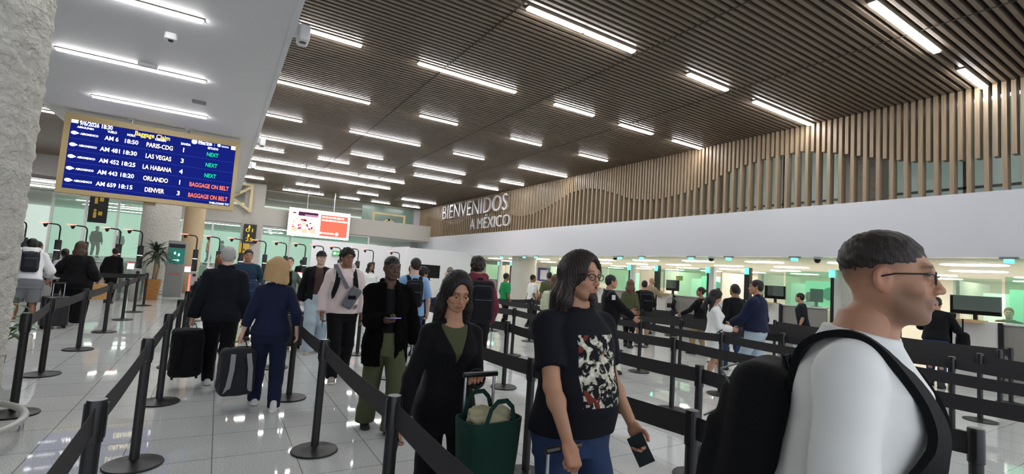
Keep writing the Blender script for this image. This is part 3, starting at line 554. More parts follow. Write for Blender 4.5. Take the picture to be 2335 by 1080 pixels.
# ------------------------------------------------------------------ plants
def leaf(g_, base, az, el, L_, w_, droop, mi=0):
    pts = []; p = Vector(base); a = el; d = 7
    R1 = []; side = Vector((-math.sin(az), math.cos(az), 0))
    for i in range(d+1):
        t = i/d; ww = w_*math.sin(PI*min(1, t*.93+.07))**.8
        dirv = Vector((math.cos(az)*math.cos(a), math.sin(az)*math.cos(a), math.sin(a))); n = side.cross(dirv)
        R1.append([p+side*ww, p+n*-.15*ww, p-side*ww, p+n*-.05*ww-n*.003]); p = p+dirv*L_/d; a -= droop/d
    g_.rings(R1, mi)
def potted_plant():
    e = empty('potted_plant', (-1.74, 19.4, 0), 0, 'tall leafy dracaena in a tapered wooden planter by the column', 'plant')
    def sq(h, s): return [Vector((x*s, y*s, h)) for x, y in ((-1, -1), (1, -1), (1, 1), (-1, 1))]
    G().rings([sq(0, .16), sq(.66, .215), sq(.66, .19), sq(.60, .185)]).build('planter', wood_mat('orange_wood', 'a06a34', 'bb8347', .4, (3, 3, 12)), e)
    G().box(-.18, .18, -.18, .18, .58, .61).build('soil', mat('soil', '2b2018', .9), e)
    G().tube([(0, 0, .55), (.02, 0, 1.0), (0, .02, 1.55)], [.05, .042, .035], 8).tube([(.06, .03, .55), (.1, .03, 1.0), (.09, 0, 1.4)], .025, 8).build('trunk', mat('tan_bark', '8f7c5c', .8, bump=.5), e, True)
    lg_ = G(); rs = random.Random(4)
    for c, n in (((0, .02, 1.55), 46), ((.09, 0, 1.40), 22), ((0, 0, 1.3), 14)):
        for q in range(n): leaf(lg_, c, q*2.4+rs.uniform(-.2, .2), rs.uniform(-.2, 1.3), rs.uniform(.45, .75), rs.uniform(.028, .04), rs.uniform(.9, 1.7))
    lg_.build('leaves', mat('dracaena_green', '3f5140', .45, noise=.25, nscale=6), e, True)
potted_plant()
def leafy():
    e = empty('leafy_plant', (-2.05, 7.35, 0), 0, 'glossy broad-leaved plant behind the near plaster column', 'plant')
    G().lathe([(0, 0), (.15, 0), (.19, .35), (.17, .35), (.15, .3), (0, .3)], 20).build('pot', mat('dark_pot', '3a3a38', .5), e, True)
    lg_ = G(); st = G(); rs = random.Random(9)
    for q in range(26):
        az = q*2.4; hh = rs.uniform(.5, 1.0); r = rs.uniform(.08, .3); tip = (r*math.cos(az), r*math.sin(az), hh)
        st.tube([(0, 0, .28), (r*.3*math.cos(az), r*.3*math.sin(az), hh*.7), tip], .006, 5); leaf(lg_, tip, az, rs.uniform(.0, .8), rs.uniform(.22, .32), rs.uniform(.05, .07), 1.3)
    st.build('stems', mat('stem_green', '4d6e32', .5), e, True); lg_.build('leaves', mat('glossy_leaf', '2f6a2c', .3, noise=.3, nscale=8), e, True)
leafy()
# ------------------------------------------------------------------ queue barriers
PH = .935
def post():
    e = empty('queue_post')
    G().lathe([(0, 0), (.185, 0), (.19, .008), (.185, .016), (.06, .03), (.036, .045), (0, .045)], 32).build('base', BLACK, e, True)
    G().lathe([(.032, .04), (.032, .76)], 20).build('pole', BLACK, e, True)
    G().lathe([(.034, .75), (.038, .752), (.038, .925), (.035, PH), (0, PH)], 20).box(-.042, .042, -.012, .012, .77, .92).build('head', BLACKP, e, True)
    return e
pp = post(); used = [False]
def belt(p, q, parent, name='belt'):
    P = Vector((p[0], p[1], 0)); Q = Vector((q[0], q[1], 0)); d = (Q-P); L_ = d.length; d.normalize(); n = Vector((-d.y, d.x, 0)); R = []
    for i in range(9):
        t = i/8; sag = -.022*4*t*(1-t); c = P+d*(.036+(L_-.072)*t)-P
        R.append([c+n*.0015+Vector((0, 0, .785+sag)), c-n*.0015+Vector((0, 0, .785+sag)), c-n*.0015+Vector((0, 0, .905+sag)), c+n*.0015+Vector((0, 0, .905+sag))])
    o = G().rings(R).build(name, BELT, parent); return o
ROWS = [('outer left', -1.70, [6.25, 8.02, 9.83, 11.8, 13.8, 15.5, 17.3], []), ('second', -.39, [.95, 2.76, 4.57, 6.34, 8.23, 10.05, 11.85, 13.7, 15.6, 17.4], []), ('third', .85, [.6, 2.47, 4.4, 6.15, 7.9, 9.8, 11.6], []),
    ('fourth', 2.27, [-.2, 1.74, 3.3, 5.1, 6.9, 8.8], []), ('fifth', 3.62, [.95, 2.72, 4.4, 5.94, 7.8, 9.6], []), ('sixth', 5.15, [.7, 2.5, 4.27, 6.2, 8.22, 10.0], []), ('seventh', 6.68, [.8, 2.7, 4.65, 6.3, 8.1, 9.9, 11.8], []),
    ('eighth', 8.1, [.6, 2.35, 4.5, 6.56, 8.4, 10.2, 12.0], []), ('ninth', 9.32, [.5, 2.4, 4.4, 6.6, 8.76, 11.0, 13.5], []), ('tenth', 10.6, [2.5, 4.6, 6.7, 8.9, 11, 13.2, 15.7], []), ('eleventh', 11.6, [2.6, 4.7, 6.65], [])]
PB = []
for rname, x, yl, _ in ROWS:
    prev = None
    for i, y in enumerate(yl):
        e = pp if not used[0] else copytree(pp); used[0] = True; e.location = (-1.48 if y == 6.25 else x, y, 0)
        fin(e, 'black queue post, %s from the camera in the %s barrier row from the left' % (ORD[i], rname.replace('outer left', 'first')), 'queue post', 'black queue barrier posts')
        if i+1 < len(yl): PEND = (x, y, yl[i+1], e)
        else: PEND = None
        if '_b' in e.keys(): del e['_b']
        if PEND: PB.append((e, yl[i+1]))
for o, y2 in PB: belt((o.location.x, o.location.y), (o.location.x if abs(o.location.x+1.48) > .01 else -1.70, y2), o)
# cross belts
for (a, b) in (((-1.70, 17.3), (-1.7-1.6, 17.2)), ((3.62, 9.6), (5.15, 10.0)), ((6.68, 11.8), (8.1, 12.0))):
    o = [q for q in COL.objects if q.name.startswith('queue_post') and abs(q.location.x-a[0]) < .02 and abs(q.location.y-a[1]) < .02][0]; belt(a, b, o)
# ------------------------------------------------------------------ signed-distance modelling of figures
def smin(a, b, k):
    h = np.clip(.5+.5*(b-a)/k, 0, 1); return b*(1-h)+a*h-k*h*(1-h)
class F:                                   # a field on a grid, primitives blended in locally
    def __init__(s, lo, hi, h):
        s.lo = np.array(lo, float); s.h = h; s.n = np.maximum(4, np.ceil((np.array(hi)-lo)/h).astype(int)+1)
        s.ax = [s.lo[i]+np.arange(s.n[i])*h for i in range(3)]; s.d = np.full(tuple(s.n), 9.0, np.float32)
    def sl(s, lo, hi):
        o = []
        for i in range(3):
            a = int(max(0, math.floor((lo[i]-s.lo[i])/s.h))); b = int(min(s.n[i], math.ceil((hi[i]-s.lo[i])/s.h)+1)); 
            if b <= a: return None
            o.append(slice(a, b))
        return tuple(o)
    def pts(s, q): return np.meshgrid(s.ax[0][q[0]], s.ax[1][q[1]], s.ax[2][q[2]], indexing='ij')
    def op(s, lo, hi, fn, k=.01, sub=False, m=None):
        m = m or (.03+k); q = s.sl(np.array(lo)-m, np.array(hi)+m)
        if q is None: return s
        X, Y, Z = s.pts(q); d = fn(X, Y, Z)
        if sub: s.d[q] = -smin(-s.d[q], d, k)
        else: s.d[q] = smin(s.d[q], d, k)
        return s
    def cap(s, a, b, ra, rb, k=.01, sub=False, sy=1.0):
        a = np.array(a, float); b = np.array(b, float); ba = b-a; L2 = max(1e-9, (ba*ba).sum()); r = max(ra, rb)
        def fn(X, Y, Z):
            px, py, pz = X-a[0], Y-a[1], Z-a[2]; t = np.clip((px*ba[0]+py*ba[1]+pz*ba[2])/L2, 0, 1)
            return np.sqrt((px-t*ba[0])**2+((py-t*ba[1])/sy)**2+(pz-t*ba[2])**2)-(ra+(rb-ra)*t)
        return s.op(np.minimum(a, b)-r, np.maximum(a, b)+r, fn, k, sub)
    def ell(s, c, r, k=.01, sub=False, R=None):
        c = np.array(c, float); r = np.array(r, float); mr = r.max() if R is not None else None
        def fn(X, Y, Z):
            x, y, z = X-c[0], Y-c[1], Z-c[2]
            if R is not None: x, y, z = (R[0][0]*x+R[0][1]*y+R[0][2]*z, R[1][0]*x+R[1][1]*y+R[1][2]*z, R[2][0]*x+R[2][1]*y+R[2][2]*z)
            k0 = np.sqrt((x/r[0])**2+(y/r[1])**2+(z/r[2])**2); k1 = np.sqrt((x/r[0]**2)**2+(y/r[1]**2)**2+(z/r[2]**2)**2)+1e-9
            return k0*(k0-1)/k1
        e = r if mr is None else np.array([mr]*3); return s.op(c-e, c+e, fn, k, sub)
    def rb(s, c, hs, r, k=.01, R=None, sub=False):
        c = np.array(c, float); hs = np.array(hs, float)
        def fn(X, Y, Z):
            x, y, z = X-c[0], Y-c[1], Z-c[2]
            if R is not None: x, y, z = (R[0][0]*x+R[0][1]*y+R[0][2]*z, R[1][0]*x+R[1][1]*y+R[1][2]*z, R[2][0]*x+R[2][1]*y+R[2][2]*z)
            qx, qy, qz = abs(x)-hs[0]+r, abs(y)-hs[1]+r, abs(z)-hs[2]+r
            return np.sqrt(np.maximum(qx, 0)**2+np.maximum(qy, 0)**2+np.maximum(qz, 0)**2)+np.minimum(np.maximum(qx, np.maximum(qy, qz)), 0)-r
        e = np.array([np.linalg.norm(hs)]*3) if R is not None else hs; return s.op(c-e, c+e, fn, k, sub)
    def loft(s, tab, off=0.0, k=.02, z0=None, z1=None, T=None, p=2.3):   # tab rows: z, halfwidth, halfdepth, ycentre ; T maps world->torso frame (3x4)
        tab = np.array(tab, float); za, zb = tab[0, 0], tab[-1, 0]
        if z0 is None: z0 = za
        if z1 is None: z1 = zb
        def fn(X, Y, Z):
            x, y, z = X, Y, Z
            if T is not None: x, y, z = (T[0][0]*X+T[0][1]*Y+T[0][2]*Z+T[0][3], T[1][0]*X+T[1][1]*Y+T[1][2]*Z+T[1][3], T[2][0]*X+T[2][1]*Y+T[2][2]*Z+T[2][3])
            w_ = np.interp(z, tab[:, 0], tab[:, 1])+off; d_ = np.interp(z, tab[:, 0], tab[:, 2])+off; c_ = np.interp(z, tab[:, 0], tab[:, 3])
            q = (np.abs(x/w_)**p+np.abs((y-c_)/d_)**p)**(1/p); dd = (q-1)*np.minimum(w_, d_)
            return np.maximum(dd, np.maximum(z0-z, z-z1))
        W = tab[:, 1].max()+off; 
        q = (slice(0, s.n[0]), slice(0, s.n[1]), slice(0, s.n[2])) if T is not None else s.sl((-W-.05, -.45, z0-.05), (W+.05, .45, z1+.05))
        X, Y, Z = s.pts(q); s.d[q] = smin(s.d[q], fn(X, Y, Z).astype(np.float32), k); return s
    def cut(s, fn):                           # keep only where fn<0
        X, Y, Z = s.pts((slice(None),)*3); s.d = np.maximum(s.d, fn(X, Y, Z).astype(np.float32)); return s
    def disp(s, fn):
        X, Y, Z = s.pts((slice(None),)*3); s.d = s.d+fn(X, Y, Z).astype(np.float32); return s
    def mesh(s):
        d = s.d; d[0] = d[-1] = 1; d[:, 0] = d[:, -1] = 1; d[:, :, 0] = d[:, :, -1] = 1
        n = s.n; ins = d < 0; c = ins[:-1, :-1, :-1].astype(np.int8)
        cnt = sum(ins[i:n[0]-1+i, j:n[1]-1+j, k:n[2]-1+k].astype(np.int8) for i in (0, 1) for j in (0, 1) for k in (0, 1))
        act = np.argwhere((cnt > 0) & (cnt < 8)); N = len(act)
        if N == 0: return np.zeros((0, 3)), []
        idx = np.full(tuple(n-1), -1, np.int64); idx[tuple(act.T)] = np.arange(N)
        acc = np.zeros((N, 3)); cn = np.zeros(N); I, J, K = act.T
        cs = [(i, j, k) for i in (0, 1) for j in (0, 1) for k in (0, 1)]
        val = {q: d[I+q[0], J+q[1], K+q[2]] for q in cs}
        for a in cs:
            for ax in range(3):
                if a[ax]: continue
                b = list(a); b[ax] = 1; b = tuple(b); va, vb = val[a], val[b]; m = (va < 0) != (vb < 0)
                t = np.where(m, va/(va-vb+1e-12), 0); p = np.array(a, float)[None, :].repeat(N, 0); p[:, ax] = t
                acc[m] += p[m]; cn[m] += 1
        V = s.lo+(act+acc/np.maximum(cn, 1)[:, None])*s.h
        Fs = []
        for ax in range(3):
            sa = [slice(None)]*3; sb = [slice(None)]*3; sa[ax] = slice(0, -1); sb[ax] = slice(1, None)
            x = ins[tuple(sa)] != ins[tuple(sb)]; e = np.argwhere(x)
            u, v = (ax+1) % 3, (ax+2) % 3
            e = e[(e[:, u] > 0) & (e[:, v] > 0) & (e[:, u] < n[u]-1) & (e[:, v] < n[v]-1)]
            if len(e) == 0: continue
            def g_(du, dv):
                q = e.copy(); q[:, u] -= du; q[:, v] -= dv; return idx[tuple(q.T)]
            A, B, C_, D = g_(0, 0), g_(1, 0), g_(1, 1), g_(0, 1); flip = ins[tuple(e.T)]
            quad = np.stack([A, B, C_, D], 1); quad[~flip] = quad[~flip][:, ::-1]; Fs.append(quad)
        return V, np.concatenate(Fs)
def smooth_v(V, Fq, it=1, lam=.5):
    for _ in range(it):
        acc = np.zeros_like(V); c = np.zeros(len(V))
        for a, b in ((0, 1), (1, 2), (2, 3), (3, 0)):
            np.add.at(acc, Fq[:, a], V[Fq[:, b]]); np.add.at(c, Fq[:, a], 1); np.add.at(acc, Fq[:, b], V[Fq[:, a]]); np.add.at(c, Fq[:, b], 1)
        V = V*(1-lam)+lam*acc/np.maximum(c, 1)[:, None]
    return V
def mk(name, V, Fq, m, parent, col=None):
    me = bpy.data.meshes.new(name); nf = len(Fq)
    me.vertices.add(len(V)); me.vertices.foreach_set('co', np.asarray(V, np.float32).ravel())
    me.loops.add(nf*4); me.loops.foreach_set('vertex_index', np.asarray(Fq, np.int32).ravel())
    me.polygons.add(nf); me.polygons.foreach_set('loop_start', np.arange(0, nf*4, 4, dtype=np.int32)); me.polygons.foreach_set('loop_total', np.full(nf, 4, np.int32))
    me.polygons.foreach_set('use_smooth', [True]*nf)
    me.update(calc_edges=True); me.validate(); me.materials.append(m)
    if col is not None:
        at = me.color_attributes.new('Col', 'FLOAT_COLOR', 'POINT'); c = np.ones((len(V), 4), np.float32); c[:, :3] = col; at.data.foreach_set('color', c.ravel())
    o = bpy.data.objects.new(name, me); COL.objects.link(o)
    if parent: o.parent = parent
    return o
def wr(X, Y, Z, amp, f=1.0, seed=0):      # soft cloth wrinkles
    return amp*(np.sin(23*f*Z+7*f*X+3*np.sin(9*f*Y+seed)+seed)*.5+np.sin(41*f*Z-13*f*X+17*f*Y+seed*2)*.3+np.sin(31*f*X+29*f*Y+11*f*Z+seed*3)*.3)
def gz(x, c, s_): return np.exp(-((x-c)/s_)**2)
# ---- head (skin) in its own frame: +y face forward, origin between the ears
HEADS = {}
def head_mesh(h, fem=False, pitchres=None):
    key = (h, fem)
    if key in HEADS: return HEADS[key]
    f = F((-.1, -.13, -.2), (.1, .135, .14), h); j = .9 if fem else 1
    f.ell((0, -.012, .028), (.074, .092, .088), .01)
    f.ell((0, .018, -.02), (.064*(.96 if fem else 1), .07, .085), .02)
    f.ell((0, .035, -.072), (.046*j, .046, .040), .03).ell((0, .066, -.098*(.97 if fem else 1)), (.020*j, .018, .016), .02)
    for s_ in (-1, 1):
        f.cap((s_*.052*j, .0, -.045), (s_*.03*j, .05, -.088), .018, .014, .03)
        f.ell((s_*.038, .052, -.026), (.024, .024, .022), .02)
    f.cap((-.034, .078, .028), (.034, .078, .028), .011, .011, .02)
    for s_ in (-1, 1): f.ell((s_*.031, .098, .006), (.019, .014, .013), .014, sub=True)
    for s_ in (-1, 1): f.ell((s_*.031, .0765, .006), (.0145, .0135, .0135), .004)
    for s_ in (-1, 1): f.ell((s_*.031, .092, .003), (.0118, .012, .0030), .002, sub=True)
    f.cap((0, .084, .018), (0, .102, -.022), .006, .009, .012).ell((0, .103, -.027), (.0105, .0105, .009), .006)
    for s_ in (-1, 1): f.ell((s_*.012, .094, -.031), (.0078, .010, .0072), .006); f.ell((s_*.0065, .101, -.0375), (.004, .006, .004), .003, sub=True)
    f.ell((0, .080, -.058), (.028, .014, .018), .014)
    f.cap((-.018, .085, -.0575), (0, .092, -.0555), .004, .0055, .006).cap((.018, .085, -.0575), (0, .092, -.0555), .004, .0055, .006)
    f.cap((-.015, .085, -.067), (.015, .085, -.067), .005, .005, .006).ell((0, .0935, -.067), (.012, .006, .005), .005)
    f.cap((-.020, .0905, -.062), (.020, .0905, -.062), .0018, .0018, .002, sub=True)
    for s_ in (-1, 1):
        a = s_*.35; R = [[math.cos(a), math.sin(a), 0], [-math.sin(a), math.cos(a), 0], [0, 0, 1]]
        f.ell((s_*.078, -.008, -.004), (.009, .019, .032), .008, R=R); f.ell((s_*.086, -.002, .0), (.006, .011, .02), .005, sub=True, R=R)
    f.cap((0, -.022, -.06), (0, -.035, -.19), .053*(.86 if fem else 1), .057*(.86 if fem else 1), .025)
    V, Q = f.mesh(); V = smooth_v(V, Q, 1, .35); HEADS[key] = (V, Q); return V, Q
def head_color(V, skin, browc, lips=.5, stubble=0, fade=0, hairc=None):
    sk = np.array(skin); n = len(V); C = np.repeat(sk[None], n, 0); x, y, z = V.T; fr = np.clip((y-.04)/.03, 0, 1)
    def blend(w_, c): nonlocal C; w_ = np.clip(w_, 0, 1)[:, None]; C = C*(1-w_)+np.array(c)*w_
    red = np.minimum(1, sk*np.array([1.06, .78, .74]))
    blend((gz(abs(x), .042, .02)*gz(z, -.03, .022)*.45+gz(x, 0, .016)*gz(z, -.028, .014)*.4)*fr, red)
    blend(gz(np.hypot(x, y), .085, .02)*(abs(x) > .07)*.4, red)
    lz = np.where((abs(x) < .023) & (y > .078), gz(z, -.0615, .0085), 0); blend(lz*lips*1.4, sk*np.array([.78, .42, .40]))
    if stubble:
        m_ = np.clip(1-np.clip((z+.052-(abs(x)>.05)*.012)/.03, 0, 1), 0, 1)*np.clip((z+.135)/.02, 0, 1)*np.clip((y+.01)/.03, 0, 1)*(1-np.clip(lz*2, 0, 1)); m_ = np.maximum(m_, gz(z, -.05, .01)*(abs(x) < .03)*(y > .07)); blend(m_*stubble*.8, np.array(browc)*.5+sk*.18)
    ba = gz(z, .0275+.005*np.cos(abs(x)*60-1.5), .0042)*np.clip((abs(x)-.012)/.004, 0, 1)*np.clip((.05-abs(x))/.006, 0, 1)*(y > .05); blend(ba*.9, browc)
    for s_ in (-1, 1): blend(gz(np.hypot((x-s_*.031)/1.5, (z-.010)), .0085, .0022)*(z > .007)*(y > .07)*.75, np.array(browc)*.5)
    if fade and hairc is not None: blend(np.clip((z-(.0 if fade < 1 else -.022)+np.clip(-y, 0, .09)*(.3 if fade < 1 else .55)-np.clip(y, 0, .1)*.6)/(.06 if fade < 1 else .02), 0, 1)*np.clip((.062-y)/.02, 0, 1)*(1-gz(np.abs(x), .086, .012)*gz(y, -.005, .025)*gz(z, 0, .04)), hairc)
    return C
# ---- hair shells in the head frame
HAIR = {}
def hair_mesh(kind, h):
    key = (kind, h)
    if key in HAIR: return HAIR[key]
    lo, hi = (-.2, -.2, -.5), (.2, .17, .2)
    if kind in ('short', 'fade', 'beanie', 'bun'): lo, hi = (-.13, -.17, -.13), (.13, .13, .17)
    if kind in ('curly', 'afro', 'tousled'): lo, hi = (-.15, -.18, -.14), (.15, .15, .19)
    if kind == 'bob': lo, hi = (-.19, -.2, -.26), (.19, .15, .17)
    f = F(lo, hi, h); t = {'fade': .012, 'short': .013, 'beanie': .016, 'curly': .026, 'afro': .03, 'tousled': .026, 'bob': .022, 'long': .018, 'manlong': .024, 'bun': .012, 'verylong': .018}[kind]
    lowt = .5 if kind in ('short', 'fade', 'bun') else 1
    if kind == 'fade': f.ell((0, -.018, .050), (.0770, .0945, .0775), .01)
    elif lowt < 1: f.ell((0, -.022, .042), (.082, .100, .089), .01).ell((0, -.05, .0), (.07, .066, .075), .02)
    else: f.ell((0, -.014, .03), (.074+t, .092+t, .088+t), .01)
    strand = lambda X, Y, Z: .0025*np.sin(np.arctan2(X, -(Y+.02))*46+7*np.sin(Z*22)+3*np.sin(Z*55+X*30))
    if kind == 'bob':
        for s_ in (-1, 1): f.cap((s_*.070, -.02, .04), (s_*.088, -.025, -.145), .045, .052, .03); f.cap((s_*.080, .03, .02), (s_*.088, .03, -.14), .025, .03, .03)
        f.cap((0, -.075, .03), (0, -.10, -.155), .06, .07, .05); f.cap((-.07, -.07, .03), (-.08, -.08, -.16), .05, .055, .04); f.cap((.07, -.07, .03), (.08, -.08, -.16), .05, .055, .04)
        f.cut(lambda X, Y, Z: (-.172-.022*np.sin(X*11)-.006*np.sin(X*90)*np.sin(Y*70))-Z)
    if kind in ('long', 'verylong', 'manlong'):
        e = {'long': -.30, 'verylong': -.40, 'manlong': -.21}[kind]; o_ = .012 if kind == 'manlong' else 0
        for s_ in (-1, 1):
            f.cap((s_*.066, -.015, .03), (s_*(.088+o_), -.015, -.12), .032, .036, .03); f.cap((s_*(.088+o_), -.015, -.12), (s_*(.092+o_), -.03 if kind == 'manlong' else .03, e), .036, .028, .03)
        f.cap((0, -.07, .02), (0, -.095, -.14), .06, .062, .05); f.cap((-.05, -.09, -.1), (-.05, -.11, e), .05, .035, .04); f.cap((.05, -.09, -.1), (.05, -.11, e), .05, .035, .04)
    if kind == 'bun': f.ell((0, -.125, .03), (.04, .035, .04), .01)
    if kind in ('curly', 'afro', 'tousled'):
        if kind == 'tousled':
            f.ell((0, -.02, .09), (.085, .085, .06), .03); f.ell((0, .06, .095), (.06, .04, .03), .02)
        f.disp(lambda X, Y, Z: .006*(np.sin(X*95+np.sin(Z*70)*2)+np.sin(Y*90+np.sin(X*60)*2)+np.sin(Z*100+np.sin(Y*80)*2))*.55)
    else: f.disp(strand) if lowt == 1 else f.disp(lambda X, Y, Z: .0018*np.sin(X*210+np.sin(Y*90)*3)*np.sin(Z*190+Y*170)+.0012*np.sin(X*90+Z*240+Y*60))
    # keep hair off the face / ears
    if kind in ('bob', 'long', 'verylong', 'manlong'):
        f.ell((0, .114, .004), (.058, .088, .094), .014, sub=True); f.ell((0, .112, -.05), (.058, .088, .08), .014, sub=True); f.cap((0, .12, -.12), (0, .12, -.5), .085, .10, .02, sub=True)
        f.cap((0, .01, -.10), (0, 0, -.5), .052, .06, .01, sub=True)
    else:
        f.cut(lambda X, Y, Z: (-.07+np.clip(Y+.02, -.03, .2)*1.15+np.clip(abs(X)-.05, 0, 1)*.5)-Z if kind != 'beanie' else (.022+Y*.25)-Z)
        f.ell((0, .118, .0), (.058, .055, .066 if kind != 'fade' else .072), .01, sub=True)
        for s_ in (-1, 1): f.ell((s_*.085, .0, -.01), (.02, .03, .036), .006, sub=True)
    V, Q = f.mesh(); HAIR[key] = (V, Q); return V, Q
# ---- hand: wrist at origin, fingers along +y, palm faces -z, thumb on +x (right hand palm down => mirror for left)
HANDS = {}
def hand_mesh(kind, h):
    key = (kind, h)
    if key in HANDS: return HANDS[key]
    f = F((-.07, -.04, -.12), (.085, .205, .04), h); cu = {'relaxed': (.25, .35, .25), 'grip': (1.15, 1.35, .7), 'hold': (.55, .75, .45), 'flat': (.06, .1, .06), 'point': (.3, .4, .3)}[kind]
    f.rb((0, .052, 0), (.040, .046, .0135), .013, .01); f.cap((0, -.035, 0), (0, .02, 0), .026, .026, .02, sy=1)
    f.cap((.018, .012, -.003), (.033, .042, -.008), .016, .014, .012)
    for i, (x, L_, r) in enumerate(((.030, .070, .0088), (.0105, .078, .009), (-.0095, .072, .0086), (-.0285, .058, .0078))):
        p = np.array([x, .092-.004*abs(i-1), 0]); a = 0
        for q, fr in enumerate((.45, .31, .24)):
            a += cu[q]*(1+.08*i); n = p+L_*fr*1.0*np.array([(x*.12), math.cos(a), -math.sin(a)]); f.cap(p, n, r*(1-.07*q), r*(1-.07*(q+1)), .004); p = n
    p = np.array([.033, .030, -.008]); a = .5 if kind != 'grip' else 1.0
    for q, (L_, r) in enumerate(((.038, .0115), (.03, .010), (.024, .009))):
        dx = math.sin(.75-.35*q); n = p+L_*np.array([dx*(1 if kind != 'grip' else .25), math.cos(.75-.35*q)*.85, -math.sin(a*.6*(q+.6))*.7]); f.cap(p, n, r, r*.93, .006); p = n
    V, Q = f.mesh(); HANDS[key] = (V, Q); return V, Q
SHOE = {}
def shoe_mesh(h):
    if h in SHOE: return SHOE[h]
    f = F((-.07, -.11, -.02), (.07, .21, .14), h)
    f.ell((0, .10, .035), (.046, .085, .040), .02).ell((0, -.03, .045), (.038, .06, .05), .03).cap((0, -.025, .05), (0, -.02, .10), .038, .04, .03).rb((0, .045, .018), (.043, .13, .022), .02, .02)
    f.cut(lambda X, Y, Z: .012-Z); up_ = f.mesh()
    g_ = F((-.07, -.12, -.02), (.07, .21, .05), h); g_.ell((0, .11, .012), (.050, .085, .05), .01).ell((0, -.03, .012), (.042, .062, .05), .03).rb((0, .04, .012), (.042, .1, .03), .02, .02); g_.cut(lambda X, Y, Z: np.maximum(-Z, Z-.024)); SHOE[h] = (up_, g_.mesh()); return SHOE[h]
SK = {'light': (.62, .38, .27), 'fair': (.68, .45, .35), 'tan': (.45, .24, .145), 'brown': (.27, .135, .075), 'dark': (.085, .045, .030), 'olive': (.40, .23, .15)}
HC = {'black': (.008, .0065, .006), 'dark': (.020, .013, .0095), 'brown': (.075, .040, .022), 'grey': (.38, .37, .35), 'blonde': (.52, .34, .15), 'ginger': (.26, .095, .030), 'greydark': (.10, .09, .085)}
TORSO_M = [(.80, .165, .10, 0), (.86, .175, .12, -.01), (.93, .172, .122, -.012), (1.0, .160, .112, -.005), (1.08, .150, .105, .002), (1.18, .150, .108, .006), (1.30, .160, .118, .008), (1.37, .152, .108, .0), (1.42, .118, .082, -.010), (1.47, .070, .060, -.018), (1.53, .055, .055, -.018)]
TORSO_F = [(.80, .175, .105, 0), (.86, .185, .125, -.012), (.93, .178, .12, -.012), (1.0, .150, .102, -.004), (1.08, .132, .094, .0), (1.18, .134, .100, .006), (1.28, .142, .128, .018), (1.35, .136, .102, .0), (1.40, .108, .076, -.01), (1.45, .062, .052, -.018), (1.51, .048, .048, -.018)]
def ik(a, c, l1, l2, pole):
    a = Vector(a); c = Vector(c); d = c-a; L_ = min(d.length, (l1+l2)*.995); d.normalize(); c = a+d*L_
    x = (l1*l1-l2*l2+L_*L_)/(2*L_); hh = math.sqrt(max(0, l1*l1-x*x)); p = Vector(pole); p = (p-d*p.dot(d)).normalized()
    return a+d*x+p*hh, c
def clothmat(name, col, **k): return mat('cloth_'+name, col, .85, spec=.2, bump=k.pop('bmp', .10), bscale=k.pop('bs', 90), sheen=.04 if k.pop('sh', 1) else 0, **k)
